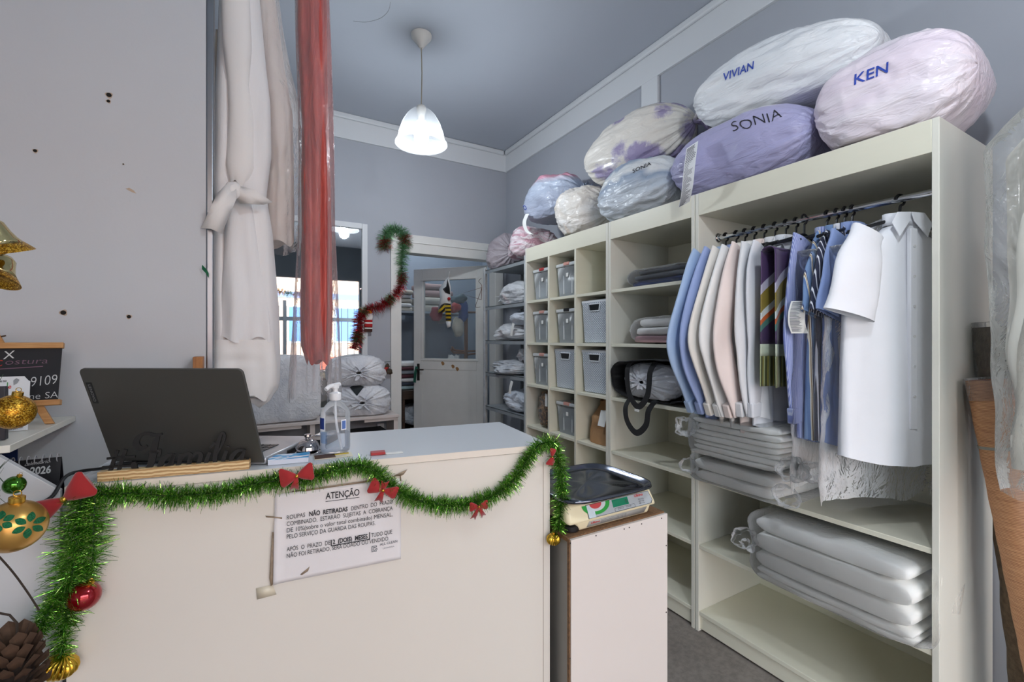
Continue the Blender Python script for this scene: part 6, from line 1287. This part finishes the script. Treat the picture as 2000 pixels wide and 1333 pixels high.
# ================================================================= behind the doorway
M_lin2 = cloth('linen_ecru', C(206, 198, 184)); M_pk2 = cloth('towel_pink', C(190, 158, 154)); M_br = wood('dark_shelf', C(46, 32, 24), C(74, 52, 38))
sh = box('backroom_shelf', mat('shelf_grey_paint', C(170, 178, 186), .6), (1.32, 2.5, 5.35, 5.95, 1.66, 1.685), None, label='grey shelf of folded linen in the back room', cat='shelf')
for x in (1.5, 2.3): box('bracket', M_case, (x, x+.03, 5.55, 5.999, 1.56, 1.66), sh, 0)
def pile(label, x, y, z, hx_, hy_, ths, mats, seed, grp):
    g = thing('linen_pile', label, 'linen', (x, y, z), 0, grp); zz = z+.001; rnd = random.Random(seed)
    for k, th in enumerate(ths):
        MB().soft((x+rnd.uniform(-.015, .015), y+rnd.uniform(-.01, .01), zz+th/2), (hx_*rnd.uniform(.9, 1), hy_, th/2), .35, 30, 14, .008, 9, seed+k).build('folded_cloth', mats[k % len(mats)], g, sharp=180); zz += th*.96
GP2 = 'linen piles in the back room'
pile('ecru linen pile at the left end of the back room shelf', 1.62, 5.6, 1.685, .16, .2, (.05, .05, .06, .05, .06), (M_lin2, WH), 1, GP2)
pile('white blanket and pink towel seen through the door glass', 2.08, 5.62, 1.685, .24, .2, (.09, .1, .1, .08), (M_lin2, M_lin2, M_pk2, M_pk2), 4, GP2)
cab = thing('low_cabinet', 'dark brown low cabinet under folded clothes in the back room', 'cabinet', (1.72, 5.3, 0))
box('top', M_br, (1.52, 2.1, 5.05, 5.6, .66, .76), cab, .004); box('side_panel', M_br, (1.52, 1.55, 5.05, 5.6, 0, .66), cab, .002); box('side_panel', M_br, (2.06, 2.1, 5.05, 5.6, 0, .66), cab, .002); box('back_panel', M_br, (1.55, 2.06, 5.57, 5.6, .0, .66), cab, 0)
pile('dark and white clothes pile on the brown cabinet', 1.66, 5.28, .76, .17, .16, (.05, .04, .05, .045, .05, .04, .06), (cloth('teal_pale', C(170, 196, 200)), DKC, WH, cloth('wine_dark', C(84, 40, 50)), GRC, cloth('wine_dark', C(84, 40, 50)), WH), 8, GP2)
bag('waste_bag', 'pale bag under the brown cabinet in the back room', (1.72, 5.3, .33), (.12, .13, .15), (0, 90, 0), P_lblue, 81, (0, 0), 'pale bags under the cabinet', parts=False); bag('waste_bag', 'cream bag at the floor behind the open door', (1.71, 5.28, .001), (.13, .14, .15), (0, 0, 0), P_beige, 83, (0, 0), 'pale bags under the cabinet', parts=False)
g = thing('dark_coats', 'dark coats hanging beside the back room doorway', 'coats', (1.40, 5.75, .8))
def hang(x, y, zt, zb, w_, d_, seed):
    return MB().grid(30, 30, lambda u, v_: V((x+lerp(w_*.7, w_, min(1, v_*4))*spow(math.cos(2*PI*u), .8)*(1+.06*nz((u*9, v_*5, seed))), y+d_*spow(math.sin(2*PI*u), .8)+.02*math.sin(12*u+seed+v_*3), lerp(zt, zb, v_)-.03*abs(math.cos(2*PI*u))*(1-v_))), True)
hang(1.40, 5.2, 1.62, 1.05, .10, .06, 2).build('coat', cloth('coat_black', C(30, 30, 34)), g, sharp=180); hang(1.42, 5.12, 2.05, 1.72, .08, .05, 4).build('coat', cloth('coat_black', C(30, 30, 34)), g, sharp=180)
MB().tube([(1.41, 5.16, .9), (1.41, 5.16, 2.08)], .012, 8).build('pole', M_iron, g); MB().lathe([(.09, 0), (.09, .02), (.02, .03), (.012, .9)], 20, (1.41, 5.16, 0)).build('foot', M_iron, g)
# coat stand with clothes
cs = thing('coat_stand', 'brown wooden coat stand behind the door glass', 'coat stand', (2.22, 4.98, 0)); M_cs = wood('coatstand_wood', C(96, 56, 30), C(140, 88, 50), (14, 14, 1.5))
sx_, sy_ = 2.245, 4.92
MB().tube([(sx_, sy_, .05), (sx_, sy_, 1.72)], .022, 12).build('pole', M_cs, cs); MB().lathe([(.19, 0), (.19, .025), (.05, .05), (.03, .08)], 24, (sx_, sy_, 0)).build('foot', M_cs, cs)
for a, z in ((200, 1.18), (20, 1.16), (110, 1.2), (290, 1.2), (200, 1.66), (20, 1.66)):
    d = V((math.cos(math.radians(a)), math.sin(math.radians(a)), 0)); MB().tube([V((sx_, sy_, z)), V((sx_, sy_, z))+d*.20+V((0, 0, .01)), V((sx_, sy_, z))+d*.24+V((0, 0, .05))], .012, 8).build('arm', M_cs, cs)
MB().lathe([(.05, 0), (.055, .01), (.05, .02)], 16, (sx_, sy_, .98)).build('collar', M_cs, cs)
def hung(label, px, py, Y, h, m, cat, seed, amp=.03):
    p = atY(px, py, Y); g = thing('hanging_cloth', label, cat, p-V((0, 0, h[2])), 0, 'clothes on the coat stand'); MB().soft(p, h, .8, 26, 18, amp, 12, seed).build('cloth', m, g, sharp=180); return g
CB_, CT_, CR_, CX_ = cloth('cap_blue', C(30, 66, 130)), cloth('cap_teal', C(70, 92, 100)), cloth('cap_red', C(132, 26, 44)), cloth('hood_cream', C(196, 188, 172))
hung('blue cloth hanging on the coat stand', 905, 608, sy_-.06, (.06, .05, .11), CB_, 'cloth', 3); hung('teal cap on the coat stand', 897, 586, sy_-.03, (.10, .06, .055), CT_, 'cap', 4); hung('dark red cap left of the striped scarf', 852, 614, 4.72, (.06, .05, .07), CR_, 'cap', 6); hung('red cloth beside the blue cloth', 889, 602, sy_-.12, (.06, .05, .05), cloth('cloth_scarlet', C(170, 30, 34)), 'cloth', 7); hung('cream hood hanging below the caps', 895, 640, sy_-.08, (.06, .05, .12), CX_, 'cloth', 8)
g = thing('white_garments', 'white garments hanging low on the coat stand', 'garment', (2.1, 4.9, .6)); p = atY(880, 700, 4.86); hang(p.x, 4.86, 1.17, .62, .05, .04, 6).build('garment', WH, g, sharp=180); p = atY(893, 700, 4.86); hang(p.x, 4.86, 1.17, .62, .03, .04, 9).build('garment', WH, g, sharp=180)
# cloth and scarf hooked over the door
DN = V((-math.sin(ang), math.cos(ang), 0)); DN = -DN if DN.y > 0 else DN
def dp(px, py, off=.035): return atP(px, py, HG+DN*off, DN)
def dflap(g, nm, pl, m, off=.035, th=.006):
    ps = [dp(x, y, off+.006*math.sin(i*1.9)) for i, (x, y) in enumerate(pl)]; n = len(ps); c = sum(ps, V())/n+DN*.014; MB().add(ps+[c], [(i, (i+1) % n, n) for i in range(n)]).build(nm, m, g, solid=th, sharp=180)
g = thing('door_cloth', 'white cloth with black patches hooked over the open door', 'cloth', dp(868, 600)); dflap(g, 'white_cloth', [(876, 541), (880, 560), (880, 590), (878, 604), (866, 606), (856, 604), (860, 585), (858, 565), (866, 552)], WH); dflap(g, 'black_patch', [(874, 546), (878, 562), (879, 575), (870, 572), (865, 565), (872, 560)], cloth('patch_black', C(20, 20, 22)), .056); MB().soft(dp(877, 584, .06), (.018, .018, .018), 1, 14, 10).build('red_patch', cloth('cloth_scarlet', C(170, 30, 34)), g, sharp=180)
MB().tube(smooth_path([dp(876, 545, .03), dp(877, 536, .03), dp(878, 531, .021)], 4), .005, 6).build('hook_loop', M_tag, g)
M_ss = stripes('scarf_yellow_black', [(0, C(206, 170, 30)), (.5, C(26, 22, 16))], 8, (0, 0, 0), .9, 'Z')
g = thing('striped_scarf', 'yellow and black striped scarf hanging on the door cloth', 'scarf', dp(872, 630)); dflap(g, 'long_end', [(868, 592), (880, 594), (881, 628), (871, 628), (870, 610)], M_ss, .062); dflap(g, 'short_end', [(870, 592), (862, 596), (855, 606), (857, 613), (868, 610), (872, 600)], stripes('scarf_yellow_black2', [(0, C(206, 170, 30)), (.5, C(26, 22, 16))], 8, (0, .9, 0), .9, 'Z'), .06); dflap(g, 'white_fringe', [(871, 628), (881, 628), (880, 638), (874, 642)], WH, .06)
# wire hanger on the rack post
g = thing('wire_hanger', 'thin brown wire hanger hooked on the rack post', 'hanger', atX(930, 600, 1.81)); M_wire = mat('wire_copper', C(110, 70, 56), .4, .8)
a = [atX(941, 558, 1.812), atX(936, 546, 1.812), atX(940, 548, 1.812)]
MB().tube(smooth_path([atX(938, 600, 1.81), atX(929, 598, 1.81), atX(941, 562, 1.81), atX(935, 550, 1.81), atX(940, 544, 1.812)], 5), .0022, 6).build('hook_wire', M_wire, g); MB().tube([atX(941, 562, 1.81), atX(901, 574, 1.81), atX(940, 586, 1.81), atX(941, 562, 1.81)], .0022, 6).build('frame_wire', M_wire, g)
p = V((L-.06, .03, 1.03)); M_grn = mat('ribbon_green', C(30, 92, 74), .7)
mb = MB().ribbon(smooth_path([(L-.055, .045, 1.05), (L-.05, .06, 1.0), (L-.035, .05, .93), (L-.03, .05, .88)], 4), V((.03, 0, .01)), .003); mb.build('green_ribbon', M_grn, door, local=True)
# ================================================================= the street seen in the mirror
M_or = mat('facade_peach', C(236, 196, 168), .85, var=.06, vs_=1); M_pv = mat('pavement', C(150, 148, 144), .9, var=.1, vs_=3)
box('ground', M_pv, (-6, 9, -14, YF-.1, -.12, -.02), None, 0)['kind'] = 'structure'
fa_ = thing('orange_building', 'peach painted building across the street seen in the mirror', 'building', (2, -9.4, 0)); box('wall', M_or, (-4, 8, -9.6, -9.2, -.02, 4.0), fa_, 0)
for x in (-.3, 1.2, 2.7, 4.2):
    wn = box('window', mat('window_white_frame', C(226, 226, 226), .5), (x, x+.95, -9.2, -9.15, 1.2, 2.5), fa_, 0); box('pane', mat('pane_blue', C(96, 132, 190), .15), (x+.06, x+.89, -9.15, -9.14, 1.26, 2.44), wn, 0)
box('cornice', mat('band_blue_grey', C(120, 136, 170), .7), (-4, 8, -9.2, -9.1, 2.75, 2.95), fa_, 0); box('plinth', mat('plinth_red', C(176, 84, 60), .8), (-4, 8, -9.2, -9.14, -.02, .7), fa_, 0)
ft = thing('iron_gate', 'grey iron gate outside the shop front seen in the mirror', 'gate', (.6, -3.2, -.02)); M_gt = mat('gate_grey', C(88, 94, 100), .5, .4)
for z in (.1, 1.75): MB().box(-1.6, 3.0, -3.22, -3.18, z, z+.09).build('rail', M_gt, ft)
bar0 = None
for i in range(32):
    x = -1.55+i*.145
    if bar0 is None: o = MB().box(-.008, .008, -.008, .008, 0, 2.1).build('bar', M_gt, ft, local=True); bar0 = o.data
    else: o = bpy.data.objects.new('bar', bar0); COL.objects.link(o); o.parent = ft; XF[o] = XF[ft]
    o.location = (x-.6, 0, 0)
for x in (-1.6, .7, 2.96): MB().box(x, x+.07, -3.24, -3.16, -.02, 2.2).build('post', M_gt, ft)
aw = MB().prism([(0, 0), (.55, -.18), (.55, -.21), (0, -.03)], (-1.0, YF-.101, 3.0), (0, -1, 0), (0, 0, 1), (3.1, 0, 0)); aw.build('awning', mat('awning_white', C(226, 230, 234), .8), None, 'white awning over the shop front seen in the mirror', 'awning')
pp = smooth_path([(.2, YF+.08, 2.46), (.5, YF+.08, 2.28), (.85, YF+.08, 2.22), (1.15, YF+.08, 2.34), (1.4, YF+.08, 2.56)], 10); g = thing('entrance_garland', 'red green and gold garland over the shop entrance in the mirror', 'garland', pp[20])
m1, c1 = tinsel(pp, .09, 900, 31, .006, seg=lambda t_: int(t_*9) % 3 == 0); m1.build('green_tinsel', M_tgr2, g, kind='stuff', fix=False); m1, _ = tinsel(pp, .09, 900, 32, .006, seg=lambda t_: int(t_*9) % 3 == 1); m1.build('red_tinsel', M_tr, g, kind='stuff', fix=False); m1, _ = tinsel(pp, .09, 900, 33, .006, seg=lambda t_: int(t_*9) % 3 == 2); m1.build('gold_tinsel', M_gold, g, kind='stuff', fix=False); c1.build('core_wire', M_core, g)
MB().tube([(.2, YF+.08, 2.46), (.2, YF+.01, 2.57)], .003, 5).build('hook', M_iron, g); MB().tube([(1.4, YF+.08, 2.56), (1.4, YF+.005, 2.57)], .003, 5).build('hook', M_iron, g)
# ================================================================= pendant lamps
t = NT('ribbed_acrylic'); t.set(Base_Color=(.7, .73, .76, 1), Roughness=.2)
tr = t.n('ShaderNodeBsdfTransparent'); tl = t.n('ShaderNodeBsdfTranslucent'); tl.inputs[0].default_value = (.96, .98, 1, 1)
mx = t.n('ShaderNodeMixShader', i0=.05); t.l(tr.outputs[0], mx.inputs[1]); t.l(tl.outputs[0], mx.inputs[2])
mx2 = t.n('ShaderNodeMixShader', i0=.06); t.l(mx.outputs[0], mx2.inputs[1]); t.l(t.b.outputs[0], mx2.inputs[2]); t.l(mx2.outputs[0], t.out.inputs[0])
M_shade = t.m
M_bulb = mat('bulb_glow', (.9, .97, 1, 1), .5, emit=8)
M_rose = mat('lamp_white_plastic', C(222, 220, 214), .4)
def pendant(x, y, label, e):
    p = thing('pendant_lamp', label, 'lamp', (x, y, 2.5), 0, 'ribbed pendant lamps')
    MB().lathe([(.0, 3.155), (.012, 3.157), (.02, 3.17), (.062, 3.222), (.064, 3.238), (.0, 3.239)], 32, (x, y, 0)).build('ceiling_rose', M_rose, p)
    MB().tube([(x, y, 3.17), (x+.004, y, 3.0), (x, y, 2.785)], .0035, 8).build('cord', mat('cord_beige', C(170, 162, 144), .6), p)
    MB().lathe([(.0, 2.80), (.025, 2.795), (.03, 2.775), (.02, 2.74), (.018, 2.70)], 24, (x, y, 0)).build('socket', M_rose, p)
    prof = [(.028, 2.785), (.05, 2.772), (.085, 2.74), (.115, 2.69), (.135, 2.63), (.143, 2.59), (.147, 2.575), (.158, 2.568), (.160, 2.558), (.156, 2.553)]
    mb = MB(); nn = 144
    for i in range(len(prof)-1):
        pass
    vv = []; ff = []
    for r, z in prof:
        for k in range(nn):
            a = 2*PI*k/nn; rr = r*(1+(.008 if k % 2 else -.008)*(1 if z > 2.57 else 0)); vv.append((x+rr*math.cos(a), y+rr*math.sin(a), z))
    for i in range(len(prof)-1):
        for k in range(nn): ff.append((i*nn+k, i*nn+(k+1) % nn, (i+1)*nn+(k+1) % nn, (i+1)*nn+k))
    mb.add(vv, ff).build('shade', M_shade, p, sharp=10)
    MB().lathe([(.0, 2.70), (.03, 2.698), (.042, 2.67), (.046, 2.62), (.042, 2.575), (.0, 2.57)], 24, (x, y, 0)).build('bulb', M_bulb, p)
    light('lamp_light', 'POINT', (x, y, 2.515), e, (.86, .93, 1), .05)
PL = atZ(823, 68, ZC); pendant(PL.x, PL.y, 'lit white ribbed pendant lamp hanging from the grey ceiling', LAMP_E)
pendant(.95, .15, 'added ribbed pendant fill lamp hanging out of view beside the camera', FILL_LAMP_E)  # added lamp out of view, lights the shop from the front
light('backroom_fill', 'POINT', (1.9, 5.2, 2.9), 19, (.85, .93, 1), .06)  # added fill light without a fixture, brightens the back room
